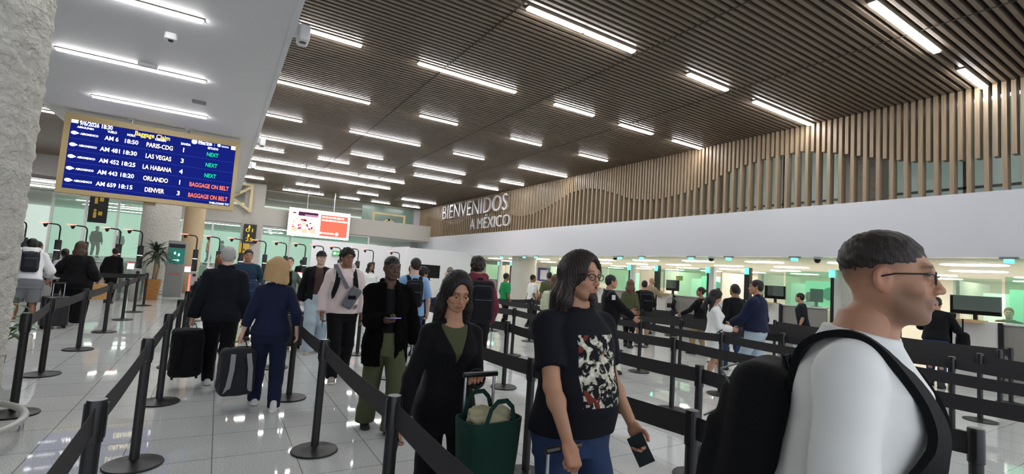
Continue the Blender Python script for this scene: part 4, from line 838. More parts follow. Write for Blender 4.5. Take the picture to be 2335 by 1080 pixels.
def person(label, x, y, az, H=1.72, fem=False, skin='light', hair='short', hairc='black', res=.014, build=1.0, belly=0.0, lean=0.0, side=0.0,
           legs=((-.09, .12), (.09, -.14)), hl=None, hr=None, hpose=('relaxed', 'relaxed'), palm=(None, None), hp=0.0, hy=0.0,
           top=None, pants=None, shoes=None, jacket=None, hat=None, glasses=None, stubble=0, beard=None, lips=.5, group=None, z=0.0, extra=None, handrot=(0, 0)):
    """local frame: +y the way the person faces, +x their right-hand side ... (mirrored: +x = right)"""
    S = H/1.75; name = 'person'; e = empty(name, (x, y, z), -math.radians(az), label, 'person', group)
    tab = [(a, b*build, c*build+belly*gz(a, 1.05, .13), d+belly*.8*gz(a, 1.05, .13)) for a, b, c, d in (TORSO_F if fem else TORSO_M)]
    fine = res < .012; hres = .0034 if res < .008 else (.0045 if res < .012 else (.006 if res < .016 else .008))
    # torso frame: rotate about the hips
    PV = Vector((0, 0, .95)); RT = Matrix.Translation(PV) @ Matrix.Rotation(-lean, 4, 'X') @ Matrix.Rotation(side, 4, 'Y') @ Matrix.Translation(-PV); RI = RT.inverted(); RI3 = [list(r)[:4] for r in RI][:3]
    sw = (.148 if fem else .172)*build**.5; shz = 1.365 if fem else 1.385
    SHR = RT @ Vector((sw, -.01, shz)); SHL = RT @ Vector((-sw, -.01, shz)); NB = RT @ Vector((0, -.025, 1.47)); HC_ = RT @ Vector((0, .015, 1.635 if not fem else 1.64))
    ua, fa = .29, .255
    def tgt(t, s_, default): return Vector(t) if t is not None else RT @ Vector(default)
    HR = tgt(hr, 1, (sw+.075, .07, .87)); HL = tgt(hl, -1, (-sw-.075, .07, .87))
    ER, HR = ik(SHR, HR, ua, fa, (.35, -1, -.2)); EL, HL = ik(SHL, HL, ua, fa, (-.35, -1, -.2))
    hip = {1: Vector((.088, 0, .90)), -1: Vector((-.088, 0, .90))}; A = {}; Kn = {}
    for s_, (fx, fy) in ((-1, legs[0]), (1, legs[1])):
        lift = 0
        if len(legs) > 2: lift = legs[2][0 if s_ < 0 else 1]
        ax = fx if fx*s_ > 0 else s_*abs(fx); A[s_] = Vector((ax, fy, .075+lift)); Kn[s_], A[s_] = ik(hip[s_], A[s_], .43, .42, (s_*.12, 1, 0))
    sc = lambda V: np.asarray(V)*S
    parts = []
    # ---- body
    f = F((-.55, -.50, 0), (.55, .62, 1.60+0), res); 
    allp = [SHR, SHL, ER, EL, HR, HL, Kn[1], Kn[-1], A[1], A[-1], NB, HC_]; lo = [min(p[i] for p in allp)-.26 for i in range(3)]; hi = [max(p[i] for p in allp)+.26 for i in range(3)]; lo[2] = -.02; hi[2] = NB[2]+.14
    def newf(zlo=None, zhi=None, r=res): return F((lo[0], lo[1], zlo if zlo is not None else lo[2]), (hi[0], hi[1], zhi if zhi is not None else hi[2]), r)
    b_ = build**.6; af = .82 if fem else 1.0
    f = newf(); f.loft(tab, -.006, .02, T=RI3); 
    for s_, sh, el, ha in ((1, SHR, ER, HR), (-1, SHL, EL, HL)):
        f.cap(RT @ Vector((s_*.04, -.018, 1.435 if not fem else 1.41)), sh, .038, .046*af*b_, .02); f.cap(sh, el, .047*af*b_, .037*af*b_, .012); f.cap(el, ha, .038*af*b_, .0255*af, .015); f.ell(tuple(el+(ha-el)*.28), (.040*af*b_,)*3, .02)
        h_, k_, a_ = hip[s_], Kn[s_], A[s_]; f.cap(h_, k_, .083*b_, .054*b_, .03); f.cap(k_, a_, .052*b_, .034, .02); f.ell(tuple(k_+(a_-k_)*.3+Vector((0, -.018, 0))), (.05*b_, .05*b_, .08), .03)
    f.cap(NB+Vector((0, 0, -.03)), HC_+Vector((0, -.03, -.09)), .058*(.85 if fem else 1)*b_, .054*(.85 if fem else 1), .03)
    V, Q = f.mesh(); V = sc(V); skc = np.array(SK[skin]); VV = [V]; QQ = [Q]; CC = [np.repeat(skc[None], len(V), 0)]; off = len(V)
    # head
    TH = Matrix.Translation(HC_) @ Matrix.Rotation(-hy, 4, 'Z') @ Matrix.Rotation(-(hp), 4, 'X') @ Matrix.Rotation(side*.3, 4, 'Y'); TH3 = np.array(TH)
    app = lambda T, P: (np.asarray(P) @ np.array(T)[:3, :3].T+np.array(T)[:3, 3])*S
    hv, hq = head_mesh(hres, fem); VV.append(app(TH, hv)); QQ.append(hq+off); CC.append(head_color(hv, SK[skin], HC[hairc] if hairc != 'grey' else (.16, .15, .14), lips, stubble, .9 if hair == 'fade' else (1 if hair in ('short', 'tousled', 'bun') else 0), HC[hairc])); off += len(hv)
    HT = {}
    for s_, el, ha, kd, pn in ((1, ER, HR, hpose[1], palm[1]), (-1, EL, HL, hpose[0], palm[0])):
        d = (ha-el).normalized(); n = Vector(pn) if pn is not None else Vector((-s_, .15, 0)); n = (n-d*n.dot(d)).normalized()  # palm normal
        # local: y = d, -z = n ; x = y cross z
        zz = -n; xx = d.cross(zz); M_ = Matrix(((xx.x, d.x, zz.x, ha.x), (xx.y, d.y, zz.y, ha.y), (xx.z, d.z, zz.z, ha.z), (0, 0, 0, 1)))
        v0, q0 = hand_mesh(kd, hres*.9); v1 = v0*np.array([-1 if s_ > 0 else 1, 1, 1])*(.92 if fem else 1)
        if s_ > 0: q0 = q0[:, ::-1]
        VV.append(app(M_, v1)); QQ.append(q0+off); off += len(v1); CC.append(np.repeat(skc[None]*np.array([1.0, .92, .9]), len(v1), 0)); HT[s_] = M_
    body = mk('body', np.concatenate(VV), np.concatenate(QQ), attrmat('skin', .5, .12, 300, sss=.0), e, np.concatenate(CC))
    # eyes
    for s_ in (-1, 1):
        g_ = G(); T = TH @ Matrix.Translation((s_*.031, .0762, .004)) @ Matrix.Rotation(-.35 if hp > .3 else -.06, 4, 'X')
        g_.lathe([(0, -.0118)]+[(.0118*math.cos(a), .0118*math.sin(a)) for a in np.linspace(-1.4, 1.4, 9)]+[(0, .0118)], 14, T=T @ Matrix.Rotation(-PI/2, 4, 'X'))
        g_.lathe([(0, .0123), (.0066, .0104), (.0069, .0085), (0, .008)], 12, T=T @ Matrix.Rotation(-PI/2, 4, 'X'), mi=1)
        g_.build('eye', [mat('eye_white', 'b5aaa0', .3), mat('iris_dark', '1c120c', .1)], e, True, T=Matrix.Scale(S, 4))
    # hair
    if hair:
        v, q = hair_mesh(hair, max(hres, .0045)); mk('hair', app(TH, v), q, attrmat('hair_strands', .5, .6, 60, stretch=(6, 6, .6)) if 'curly' not in hair else attrmat('hair_curls', .7, .6, 120), e, np.repeat(np.array(HC[hairc])[None], len(v), 0)*(.75+.5*RNG.rand(1))*((.8+.4*np.abs(np.sin(np.arctan2(v[:, 0], -v[:, 1]-.02)*23+v[:, 2]*40))) if hair in ('bob', 'long', 'verylong', 'manlong') else (.75+.5*RNG.rand(len(v))))[:, None])
    if beard:
        g_ = F((-.07, .02, -.15), (.07, .13, -.02), hres); g_.ell((0, .072, -.093), (.028, .025, .029), .01).cap((-.025, .077, -.058), (0, .092, -.049), .006, .007, .006).cap((.025, .077, -.058), (0, .092, -.049), .006, .007, .006).cap((-.026, .074, -.062), (-.018, .074, -.09), .0055, .008, .01).cap((.026, .074, -.062), (.018, .074, -.09), .0055, .008, .01)
        g_.ell((0, .092, -.064), (.020, .016, .0075), .003, sub=True); g_.disp(lambda X, Y, Z: .0012*np.sin(X*900+Z*300)*np.sin(Z*700)); v, q = g_.mesh(); mk('beard', app(TH, v), q, attrmat('hair_strands'), e, np.repeat(np.array(HC[beard])[None], len(v), 0))
    # ---- trousers
    def legs_field(off_, zhem, flare=0.0, r=res, wz=1.02, short=None, k=.03):
        f = newf(0, wz+.1, r); f.loft(tab, off_, .02, z0=.77, z1=wz)
        for s_ in (-1, 1):
            h_, k_, a_ = hip[s_], Kn[s_], A[s_]; f.cap(h_, k_, .088*b_+off_, .062*b_+off_, k)
            f.cap(k_, a_+Vector((0, 0, -.03)), .062*b_+off_, .048+off_+flare, k)
        if short: 
            f.cut(lambda X, Y, Z: short-Z)
        else: f.cut(lambda X, Y, Z: zhem-Z)
        return f
    if pants:
        m_, kw = pants; kw = dict(kw); o_ = kw.get('off', .010)
        f = legs_field(o_, .045, kw.get('flare', .0), short=kw.get('short'), wz=kw.get('wz', 1.0)); f.disp(lambda X, Y, Z: wr(X, Y, Z, .004, 1, x)); V, Q = f.mesh(); mk(kw.get('name', 'trousers'), sc(smooth_v(V, Q, 1)), Q, m_, e)
    # ---- tops
    def top_field(off_, hem=.92, sleeve=1.0, loose=0.0, neck=.062, r=res, hoodneck=False, zt=None):
        f = newf(max(0, hem-.1-abs(lean)*.4), None, r)
        tb = [(a, b+loose*np.clip((1.25-a)*1.6, 0, .6), c+loose*np.clip((1.25-a)*1.6, 0, .6), d) for a, b, c, d in tab]
        if tb[0][0] > hem-.02: tb = [(hem-.05, tb[0][1]+.01, tb[0][2]+.01, tb[0][3])]+tb
        f.loft(tb, off_, .02, z0=hem, z1=zt or (1.465 if fem else 1.485), T=RI3)
        for s_, sh, el, ha in ((1, SHR, ER, HR), (-1, SHL, EL, HL)):
            f.cap(RT @ Vector((s_*.04, -.018, 1.435 if not fem else 1.41)), sh, .040+off_*.6, .048*af*b_+off_, .02)
            if sleeve <= .01: continue
            us = min(1, sleeve*2); e1 = sh+(el-sh)*us; g2 = newf(max(0, hem-.1-abs(lean)*.4), None, r)
            g2.cap(sh, e1+(el-sh).normalized()*(.05 if sleeve <= .5 else 0), .048*af*b_+off_, (.048-.008*us)*af*b_+off_*(1.1 if sleeve > .5 else 1.35), .02)
            if sleeve > .5:
                h1 = el+(ha-el)*(sleeve-.5)*2*.97; d_ = (h1-el).normalized(); g2.cap(el, h1+d_*.04, .042*af*b_+off_*1.05, .031*af+off_, .015)
            else: h1 = e1; d_ = (el-sh).normalized()
            X, Y, Z = g2.pts((slice(None),)*3); pl_ = (X-h1.x)*d_.x+(Y-h1.y)*d_.y+(Z-h1.z)*d_.z
            if sleeve <= .5: g2.d = np.maximum(g2.d, pl_.astype(np.float32))
            else:
                nr_ = np.sqrt((X-h1.x)**2+(Y-h1.y)**2+(Z-h1.z)**2) < .12; g2.d = np.where(nr_, np.maximum(g2.d, pl_), g2.d).astype(np.float32)
            f.d = smin(f.d, g2.d, .016)
        if neck: f.cap(NB+Vector((0, .02, .0)), NB+Vector((0, .05, .13)), neck*.95, neck*1.35, .012, sub=True)
        return f
    if top:
        m_, kw = top; kw = dict(kw); nm = kw.get('name', 'shirt'); amp = kw.get('wr', .0035)
        f = top_field(kw.get('off', .012), kw.get('hem', .90), kw.get('sleeve', .42), kw.get('loose', .0), kw.get('neck', .062)); f.disp(lambda X, Y, Z: wr(X, Y, Z, amp, kw.get('wf', 1), x*3)); V, Q = f.mesh(); parts.append(mk(nm, sc(smooth_v(V, Q, 1)), Q, m_, e))
        if kw.get('hood'):
            g_ = F((-.2, -.25, 1.3), (.2, .2, 1.62), res); g_.cap((-.09, -.06, 1.50), (.09, -.06, 1.50), .05, .05, .03).cap((-.09, -.06, 1.50), (-.075, .05, 1.46), .045, .035, .03).cap((.09, -.06, 1.50), (.075, .05, 1.46), .045, .035, .03).ell((0, -.12, 1.43), (.11, .06, .10), .04)
            g_.cap((0, -.02, 1.42), (0, .0, 1.65), .058, .07, .01, sub=True); g_.disp(lambda X, Y, Z: wr(X, Y, Z, .004, 1.4, 2)); v, q = g_.mesh(); mk('hood', app(RT, v), q, m_, e)
    if jacket:
        m_, kw = jacket; kw = dict(kw)
        f = top_field(kw.get('off', .028), kw.get('hem', .82), kw.get('sleeve', 1.0), kw.get('loose', .02), kw.get('neck', .066)); op_ = kw.get('open', .05)
        if op_ > 0 or kw.get('vneck'):
            X, Y, Z = f.pts((slice(None),)*3); ly = RI3[1][0]*X+RI3[1][1]*Y+RI3[1][2]*Z+RI3[1][3]; lz = RI3[2][0]*X+RI3[2][1]*Y+RI3[2][2]*Z+RI3[2][3]
            wdt = op_*(1.0+.6*np.clip((1.2-lz), -.2, .4)); f.d = np.maximum(f.d, -np.maximum(abs(X-.01)-wdt, .02-ly).astype(np.float32)) if kw.get('vneck') is None else np.maximum(f.d, -np.maximum(np.maximum(abs(X)-np.clip((lz-kw['vneck'])*.42, 0, .09), .02-ly), 0-(lz-kw['vneck'])).astype(np.float32))
        a_ = kw.get('wr', .005); 
        if kw.get('fur'): f.disp(lambda X, Y, Z: .006*(np.sin(X*150+3*np.sin(Z*60))*np.sin(Z*140+2*np.sin(Y*90))+np.sin(Y*160+2*np.sin(X*70))*.5))
        f.disp(lambda X, Y, Z: wr(X, Y, Z, a_, kw.get('wf', 1), x*2+1)); V, Q = f.mesh(); V = V if kw.get('fur') else smooth_v(V, Q, 1); parts.append(mk(kw.get('name', 'jacket'), sc(V), Q, m_, e))
        if kw.get('collar'):
            g_ = F((-.16, -.16, 1.38), (.16, .17, 1.62), res); g_.cap((-.06, -.055, 1.50), (.06, -.055, 1.50), .03, .03, .02).cap((-.07, -.04, 1.50), (-.085, .06, 1.42), .03, .026, .02).cap((.07, -.04, 1.50), (.085, .06, 1.42), .03, .026, .02); g_.cap((0, 0, 1.4), (0, .02, 1.62), .055, .062, .01, sub=True)
            if kw.get('fur'): g_.disp(lambda X, Y, Z: .006*(np.sin(X*150)*np.sin(Z*140)))
            v, q = g_.mesh(); mk('collar', app(RT, v), q, m_, e)
    if shoes:
        (up_, so_) = shoe_mesh(max(hres, .006)); m1, m2 = shoes
        for s_ in (-1, 1):
            a_ = A[s_]; pit = math.atan2(0, 1); sh_d = (a_-Kn[s_]); tilt = max(-.6, min(.5, 0 if a_.z < .085 else .5)); T = Matrix.Translation((a_.x, a_.y, a_.z-.075)) @ Matrix.Rotation(-s_*.12, 4, 'Z') @ Matrix.Rotation(-tilt, 4, 'X')
            o1 = mk('shoe', app(T, up_[0]), up_[1], m1, e); o2 = mk('sole', app(T, so_[0]), so_[1], m2, o1)
    if hat == 'cap':
        g_ = F((-.12, -.15, .0), (.12, .22, .16), max(hres, .005)); g_.ell((0, -.012, .035), (.088, .105, .10), .01); g_.cut(lambda X, Y, Z: (.035+Y*.12)-Z); g_.ell((0, .10, .045), (.075, .085, .012), .012); v, q = g_.mesh(); mk('cap', app(TH, v), q, clothmat('cap', '24252a'), e)
    if hat == 'flatcap':
        g_ = F((-.14, -.17, .0), (.14, .18, .18), max(hres, .005)); g_.ell((0, .0, .075), (.108, .13, .055), .01).cap((-.05, .075, .05), (.05, .075, .05), .02, .02, .02); v, q = g_.mesh(); mk('cap', app(TH, v), q, clothmat('cap2', '17171a'), e)
    if glasses:
        g_ = G()
        for s_ in (-1, 1):
            g_.tube([(s_*.033+.024*math.copysign(abs(math.cos(a))**.8, math.cos(a)), (.0945 if s_ else 0), .003+.0155*math.copysign(abs(math.sin(a))**.8, math.sin(a))) for a in np.linspace(0, 2*PI, 21)[:-1]], .0021, 6, closed=True)
            g_.tube([(s_*.057, .093, .011), (s_*.073, .080, .012), (s_*.082, .02, .010), (s_*.082, -.01, .002)], .0022, 6)
        g_.tube([(-.010, .096, .007), (0, .100, .010), (.010, .096, .007)], .002, 6)
        g_.build('eyeglasses', BLACKP, e, True, T=Matrix.Scale(S, 4) @ TH)
    wm = Matrix.Translation((x, y, z)) @ Matrix.Rotation(-math.radians(az), 4, 'Z') @ Matrix.Scale(S, 4)
    info = dict(e=e, RT=RT, TH=TH, S=S, HR=HR, HL=HL, HT=HT, wm=wm, sw=sw, tab=tab, body=body, parts=parts, fem=fem, so=max((top or (0, {}))[1].get('off', .0), (jacket or (0, {}))[1].get('off', 0))+.012, bx=max(0, build-1)*.16)
    return info
def W(p, local): return p['wm'] @ Vector(local)
# ---- carried things
def backpack(p, label, col='15161a', sc_=1.0, low=0.0, straps=True, m=None, name='backpack'):
    """worn on the back, straps over both shoulders"""
    T = p['wm'] @ p['RT']; m = m or clothmat('pack_'+col, col); e = empty(name, (0, 0, 0), 0, label, 'backpack'); e.matrix_world = T
    zc = 1.20-low; yb = -.13 if not p['fem'] else -.12
    r = .008 if sc_ >= 1 else .012; f = F((-.22, -.44, .75), (.22, .02, 1.6), r)
    f.rb((0, yb-.09*sc_, zc), (.155*sc_, .085*sc_, .25*sc_), .07*sc_, .01).rb((0, yb-.19*sc_, zc-.08*sc_), (.12*sc_, .035*sc_, .13*sc_), .03*sc_, .02); f.rb((0, yb-.165*sc_, zc+.1*sc_), (.115*sc_, .035*sc_, .07*sc_), .03, .02)
    f.disp(lambda X, Y, Z: wr(X, Y, Z, .003, 1, 4)); V, Q = f.mesh(); mk('bag_body', smooth_v(V, Q, 1), Q, m, e)
    g_ = G().tube([(-.12*sc_, yb-.165*sc_, zc+.16*sc_), (-.09*sc_, yb-.21*sc_, zc+.19*sc_), (.09*sc_, yb-.21*sc_, zc+.19*sc_), (.12*sc_, yb-.165*sc_, zc+.16*sc_)], .003, 5); g_.build('zip_top', GREYP, e, True); g_ = G().tube([(-.1*sc_, yb-.23*sc_, zc+.03*sc_), (.1*sc_, yb-.23*sc_, zc+.03*sc_)], .003, 5); g_.build('zip_pocket', GREYP, e, True)
    g_ = G().strap([(-.035, yb-.03, zc+.24*sc_), (-.03, yb-.05, zc+.265*sc_), (.03, yb-.05, zc+.265*sc_), (.035, yb-.03, zc+.24*sc_)], (0, -1, 0), .025, .006); g_.build('grab_handle', m, e)
    if straps:
        for s_ in (-1, 1):
            sx = s_*.105; hh = p.get('so', .03)+p.get('bx', 0)*.45; hc = hh+p.get('bx', 0); pts = [(sx*.7, yb-.0, zc+.20*sc_), (sx*.85, -.10-hh*.5, 1.42), (sx*.92, -.045, 1.442+hh*.8), (sx*.95, .035, 1.425+hh*.75), (sx*1.05, .095+hc*.6, 1.36), (sx*1.2, .12+hc*.7, 1.26), (sx*1.5, .09+hc*.4, 1.12), (sx*1.5, yb+.05, zc-.16*sc_)]
            nr = [(0, -.6, .8), (0, -.5, .8), (0, 0, 1), (0, .5, .8), (s_*.2, 1, .2), (s_*.4, 1, 0), (s_*1, .6, 0), (s_*1, 0, 0)]
            P = []; NN = []
            for i in range(len(pts)-1):
                a_, b_, c_, d_ = (np.array(pts[max(0, min(len(pts)-1, i+q))], float) for q in (-1, 0, 1, 2))
                for q in range(6):
                    t = q/6; P.append(Vector(.5*((2*b_)+(-a_+c_)*t+(2*a_-5*b_+4*c_-d_)*t*t+(-a_+3*b_-3*c_+d_)*t**3))); NN.append(Vector(nr[i]).lerp(Vector(nr[i+1]), t))
            P.append(Vector(pts[-1])); NN.append(Vector(nr[-1])); G().strap(P, NN, .062*max(1, p['S']) if p.get('bx', 0) < .02 else .078, .018).build('shoulder_strap', m, e, True)
    return e
def phone(p, s_, label, col='1a1a1e', screen=None, paper=False):
    T = p['wm'] @ p['HT'][s_]; e = empty('paper' if paper else 'mobile_phone', (0, 0, 0), 0, label, 'paper' if paper else 'phone'); e.matrix_world = T
    if paper: G().box(-.05, .05, .05, .19, -.027, -.024).build('sheet', mat('paper_'+col, col, .6), e)
    else:
        G().rbox(0, 0, -.004, .004, .074, .15, .008, .002).build('case', mat('phone_'+col, col, .3), e, True, T=Matrix.Translation((0, .115, -.026)))
        G().box(-.033, .033, .045, .185, -.0215, -.0212).build('screen', screen or SCRBLK, e)
    return e
def suitcase(x, y, rz, label, col='18181a', h=.62, w_=.40, d=.25, handle=.42, tilt=0.0, rot=None, name='suitcase'):
    e = empty(name, (x, y, 0), rz, label, 'suitcase'); 
    if tilt: e.rotation_euler = (tilt, 0, rz)
    m = mat('case_'+col, col, .4, bump=.1, bscale=200)
    g_ = G().rbox(0, 0, .05, .05+h, w_, d, .06, .04, n=6); g_.build('shell', m, e, True)
    g_ = G()
    for k in range(7): xx = -w_/2+.06+(w_-.12)*k/6; g_.box(xx-.006, xx+.006, -d/2-.004, d/2+.004, .1, h)
    g_.build('ribs', m, e); G().box(-w_/2-.003, w_/2+.003, -.006, .006, .09, h+.01).build('zip_seam', BLACKP, e)
    for sx in (-1, 1):
        for sy in (-1, 1): G().lathe([(0, -.012), (.025, -.012), (.027, 0), (.025, .012), (0, .012)], 14, T=FR((sx*(w_/2-.05), sy*(d/2-.05), .027), (0, 1, 0), (0, 0, 1))).build('wheel', RUBBER, e, True)
    if handle:
        G().tube([(-.08, -d/2+.03, h), (-.08, -d/2+.03, h+handle)], .008, 8).tube([(.08, -d/2+.03, h), (.08, -d/2+.03, h+handle)], .008, 8).build('telescopic_rods', CHROME, e, True); G().tube([(-.095, -d/2+.03, h+handle), (.095, -d/2+.03, h+handle)], .014, 8).build('grip', BLACKP, e, True)
    G().tube([(-.07, 0, h+.05), (-.06, 0, h+.08), (.06, 0, h+.08), (.07, 0, h+.05)], .009, 6).build('carry_handle', BLACKP, e, True)
    return e
# ------------------------------------------------------------------ the people
BK = clothmat('black', '0d0d10'); NAVY = clothmat('navy', '191f38'); DNAVY = clothmat('dark_navy', '14161f'); DENIM = clothmat('denim', '2b3c5c', noise=.2, nscale=14); LDENIM = clothmat('light_denim', 'a9b9c4', noise=.12, nscale=12)
OLIVE = clothmat('olive', '4d5238'); WT = clothmat('white', 'e2e4e0', bmp=.05); BROWN = clothmat('brown', '4a3a35'); PINK = clothmat('pale_pink', 'dccbc8', bs=120); SKYB = clothmat('sky_blue', '8fb3dc'); MAROON = clothmat('maroon', '6e2b3c'); GREENG = clothmat('grey_green', '5c6a5f')
KHAKI = clothmat('khaki', '9a8468'); TANS = clothmat('tan_shirt', '95836b'); ORANGE = clothmat('orange', 'e5702c', emit=.1); GREYM = clothmat('grey_marl', '77787c'); OFFW = clothmat('off_white', 'dfdfe0'); GRN = clothmat('green', '1f8a50'); TEALJ = clothmat('teal_navy', '22384c'); BLUEP = clothmat('blue_plain', '3d5a8c')
FUR = mat('cloth_fur', '0a090b', .95, spec=.1, bump=.9, bscale=260)
SH_W = (mat('shoe_white', 'd8d8d6', .5), mat('sole_white', 'e6e6e4', .5)); SH_B = (mat('shoe_black', '17171a', .6), mat('sole_black', '0c0c0c', .7)); SH_G = (mat('shoe_greige', '9c9686', .6), mat('sole_white', 'e6e6e4', .5))
def print_mat():        # black tee with a blotchy cream and rust print on the chest
    m = bpy.data.materials.new('cloth_printed_tee'); m.use_nodes = True; nt = m.node_tree; N = nt.nodes; L = nt.links; b = N['Principled BSDF']; b.inputs['Roughness'].default_value = .85; b.inputs['Specular IOR Level'].default_value = .2
    tc = N.new('ShaderNodeTexCoord'); sp = N.new('ShaderNodeSeparateXYZ'); L.new(tc.outputs['Object'], sp.inputs[0])
    def rng(sock, lo, hi):
        a = N.new('ShaderNodeMath'); a.operation = 'GREATER_THAN'; a.inputs[1].default_value = lo; L.new(sock, a.inputs[0]); c = N.new('ShaderNodeMath'); c.operation = 'LESS_THAN'; c.inputs[1].default_value = hi; L.new(sock, c.inputs[0])
        d = N.new('ShaderNodeMath'); d.operation = 'MULTIPLY'; L.new(a.outputs[0], d.inputs[0]); L.new(c.outputs[0], d.inputs[1]); return d.outputs[0]
    def mul(p, q): d = N.new('ShaderNodeMath'); d.operation = 'MULTIPLY'; L.new(p, d.inputs[0]); L.new(q, d.inputs[1]); return d.outputs[0]
    box = mul(mul(rng(sp.outputs[0], -.115, .115), rng(sp.outputs[2], 1.02, 1.34)), rng(sp.outputs[1], .04, 1))
    v = N.new('ShaderNodeTexNoise'); v.inputs['Scale'].default_value = 21; v.inputs['Detail'].default_value = 4; v.inputs['Distortion'].default_value = 1.2; L.new(tc.outputs['Object'], v.inputs['Vector'])
    r = N.new('ShaderNodeValToRGB'); e = r.color_ramp.elements; e[0].position = .48; e[0].color = srgb('15151a'); e[1].position = .55; e[1].color = srgb('b9b9a4'); x = r.color_ramp.elements.new(.66); x.color = srgb('dedccb'); r.color_ramp.interpolation = 'EASE'
    v2 = N.new('ShaderNodeTexNoise'); v2.inputs['Scale'].default_value = 9; L.new(tc.outputs['Object'], v2.inputs['Vector']); L.new(v.outputs['Fac'], r.inputs[0])
    st = N.new('ShaderNodeMath'); st.operation = 'GREATER_THAN'; st.inputs[1].default_value = .645; L.new(v2.outputs['Fac'], st.inputs[0])
    m1 = N.new('ShaderNodeMix'); m1.data_type = 'RGBA'; L.new(st.outputs[0], m1.inputs[0]); L.new(r.outputs[0], m1.inputs[6]); m1.inputs[7].default_value = srgb('6e3226')
    m2 = N.new('ShaderNodeMix'); m2.data_type = 'RGBA'; L.new(box, m2.inputs[0]); m2.inputs[6].default_value = srgb('14151c'); L.new(m1.outputs[2], m2.inputs[7]); L.new(m2.outputs[2], b.inputs['Base Color']); return m
# 1 man in the white tee, nearest
p = person('man in white T-shirt and glasses with shaved sides, nearest at the right, walking past', 1.50, .69, 163, 1.785, skin='tan', hair='fade', hairc='dark', res=.007, build=1.18, belly=.01, lean=.15, hp=.0, hy=0.0, legs=((-.09, .2), (.09, -.2)), glasses=True, stubble=.75,
    hr=(.27, .14, .86), hl=(-.2, .34, .95), hpose=('grip', 'relaxed'), top=(WT, dict(off=.018, sleeve=.47, hem=.86, loose=.01, wr=.004, name='white_t_shirt')), pants=(DENIM, {}), shoes=SH_W)
backpack(p, 'large black backpack on the man in the white T-shirt', '0b0c0e', .93, .09)
# 2 long-haired man
p2 = person('long-haired man with goatee and glasses in black printed T-shirt and jeans', 1.565, 1.90, 177, 1.725, skin='tan', hair='manlong', hairc='dark', res=.008, build=1.16, belly=.045, hp=.02, hy=-.16, legs=((-.1, .16), (.1, -.16)), glasses=True, stubble=.25, beard='dark',
    hr=(.25, .26, .92), hl=(-.29, .14, .90), hpose=('hold', 'grip'), palm=(None, (.1, -.2, -1)), top=(print_mat(), dict(off=.020, sleeve=.36, hem=.88, loose=.012, name='printed_t_shirt')), pants=(DENIM, dict(wz=.98)), shoes=SH_B)
phone(p2, -1, 'small passport booklet in the left hand of the long-haired man', '2e3a3a', paper=True)
suitcase(1.315, 1.54, PI+.05, 'dark suitcase with chrome rods pushed by the long-haired man', '202024', h=.55, handle=.34)
# 3 woman with black hair
p3 = person('woman with long black hair in black jacket, looking down beside a green tote', 1.20, 2.60, 187, 1.585, True, 'tan', 'verylong', 'black', .008, lean=.09, hp=.42, hy=0, legs=((-.08, .15), (.08, -.14)), lips=.8,
    hl=(-.06, .37, 1.165), hr=(.33, .12, .80), hpose=('grip', 'hold'), palm=((0, -.2, -1), None), top=(OLIVE, dict(off=.010, sleeve=0, hem=.9, neck=.088, name='olive_top')), jacket=(BK, dict(off=.019, open=0, vneck=1.22, hem=.84, loose=.0, collar=False)), pants=(BK, {}), shoes=SH_B)
phone(p3, 1, 'phone held low in the right hand of the black-haired woman', '20242c')
suitcase(1.18, 2.07, PI, 'black suitcase carrying the green tote, pushed by the black-haired woman', '15161a', h=.54, w_=.38, handle=.55)
def tote():
    e = empty('tote_bag', (1.18, 2.05, .592), .1, 'dark green tote bag standing on the black suitcase', 'bag'); m = clothmat('bottle_green', '14352b')
    def rr(z, sx, sy): return [Vector((sx*math.copysign(abs(math.cos(a))**.5, math.cos(a)), sy*math.copysign(abs(math.sin(a))**.5, math.sin(a)), z)) for a in np.linspace(0, 2*PI, 33)[:-1]]
    G().rings([rr(0, .13, .085), rr(.01, .15, .10), rr(.18, .165, .115), rr(.36, .18, .12), rr(.36, .172, .112), rr(.30, .165, .105)]).build('bag_body', m, e, True)
    for sy in (-.11, .11): G().strap([(-.09, sy, .25), (-.09, sy, .36), (-.07, sy*1.05, .43), (-.03, sy*1.05, .465), (.03, sy*1.05, .465), (.07, sy*1.05, .43), (.09, sy, .36), (.09, sy, .25)], (0, 1 if sy > 0 else -1, 0), .025, .005).build('handle', m, e)
    G().lathe([(0, 0), (.03, 0), (.03, .004), (0, .004)], 18, T=FR((-.06, .118, .29), (-1, 0, 0), (0, 0, 1))).build('round_badge', mat('badge_lilac', '8f95c8', .5), e); G().box(-.05, .02, .118, .122, .2, .25, T=Matrix.Translation((.09, 0, 0))).build('white_tag', mat('tag_white', 'e0e0dc', .5), e)
    f = F((-.2, -.16, .3), (.2, .16, .48), .008); f.ell((0, 0, .36), (.13, .09, .05), .02).ell((-.05, .02, .39), (.07, .05, .03), .02).ell((.06, -.02, .39), (.06, .05, .04), .02); f.disp(lambda X, Y, Z: .008*np.sin(X*60+Z*90)*np.sin(Y*70)); V, Q = f.mesh(); o = mk('folded_scarf', smooth_v(V, Q, 1), Q, clothmat('sage', 'a9a585'), None); o.location = (1.18, 2.05, .585); o.scale = (.86, .86, .9); e.scale = (.86, .86, .9); fin(o, 'pale sage scarf bundled in the top of the green tote', 'scarf')
tote()
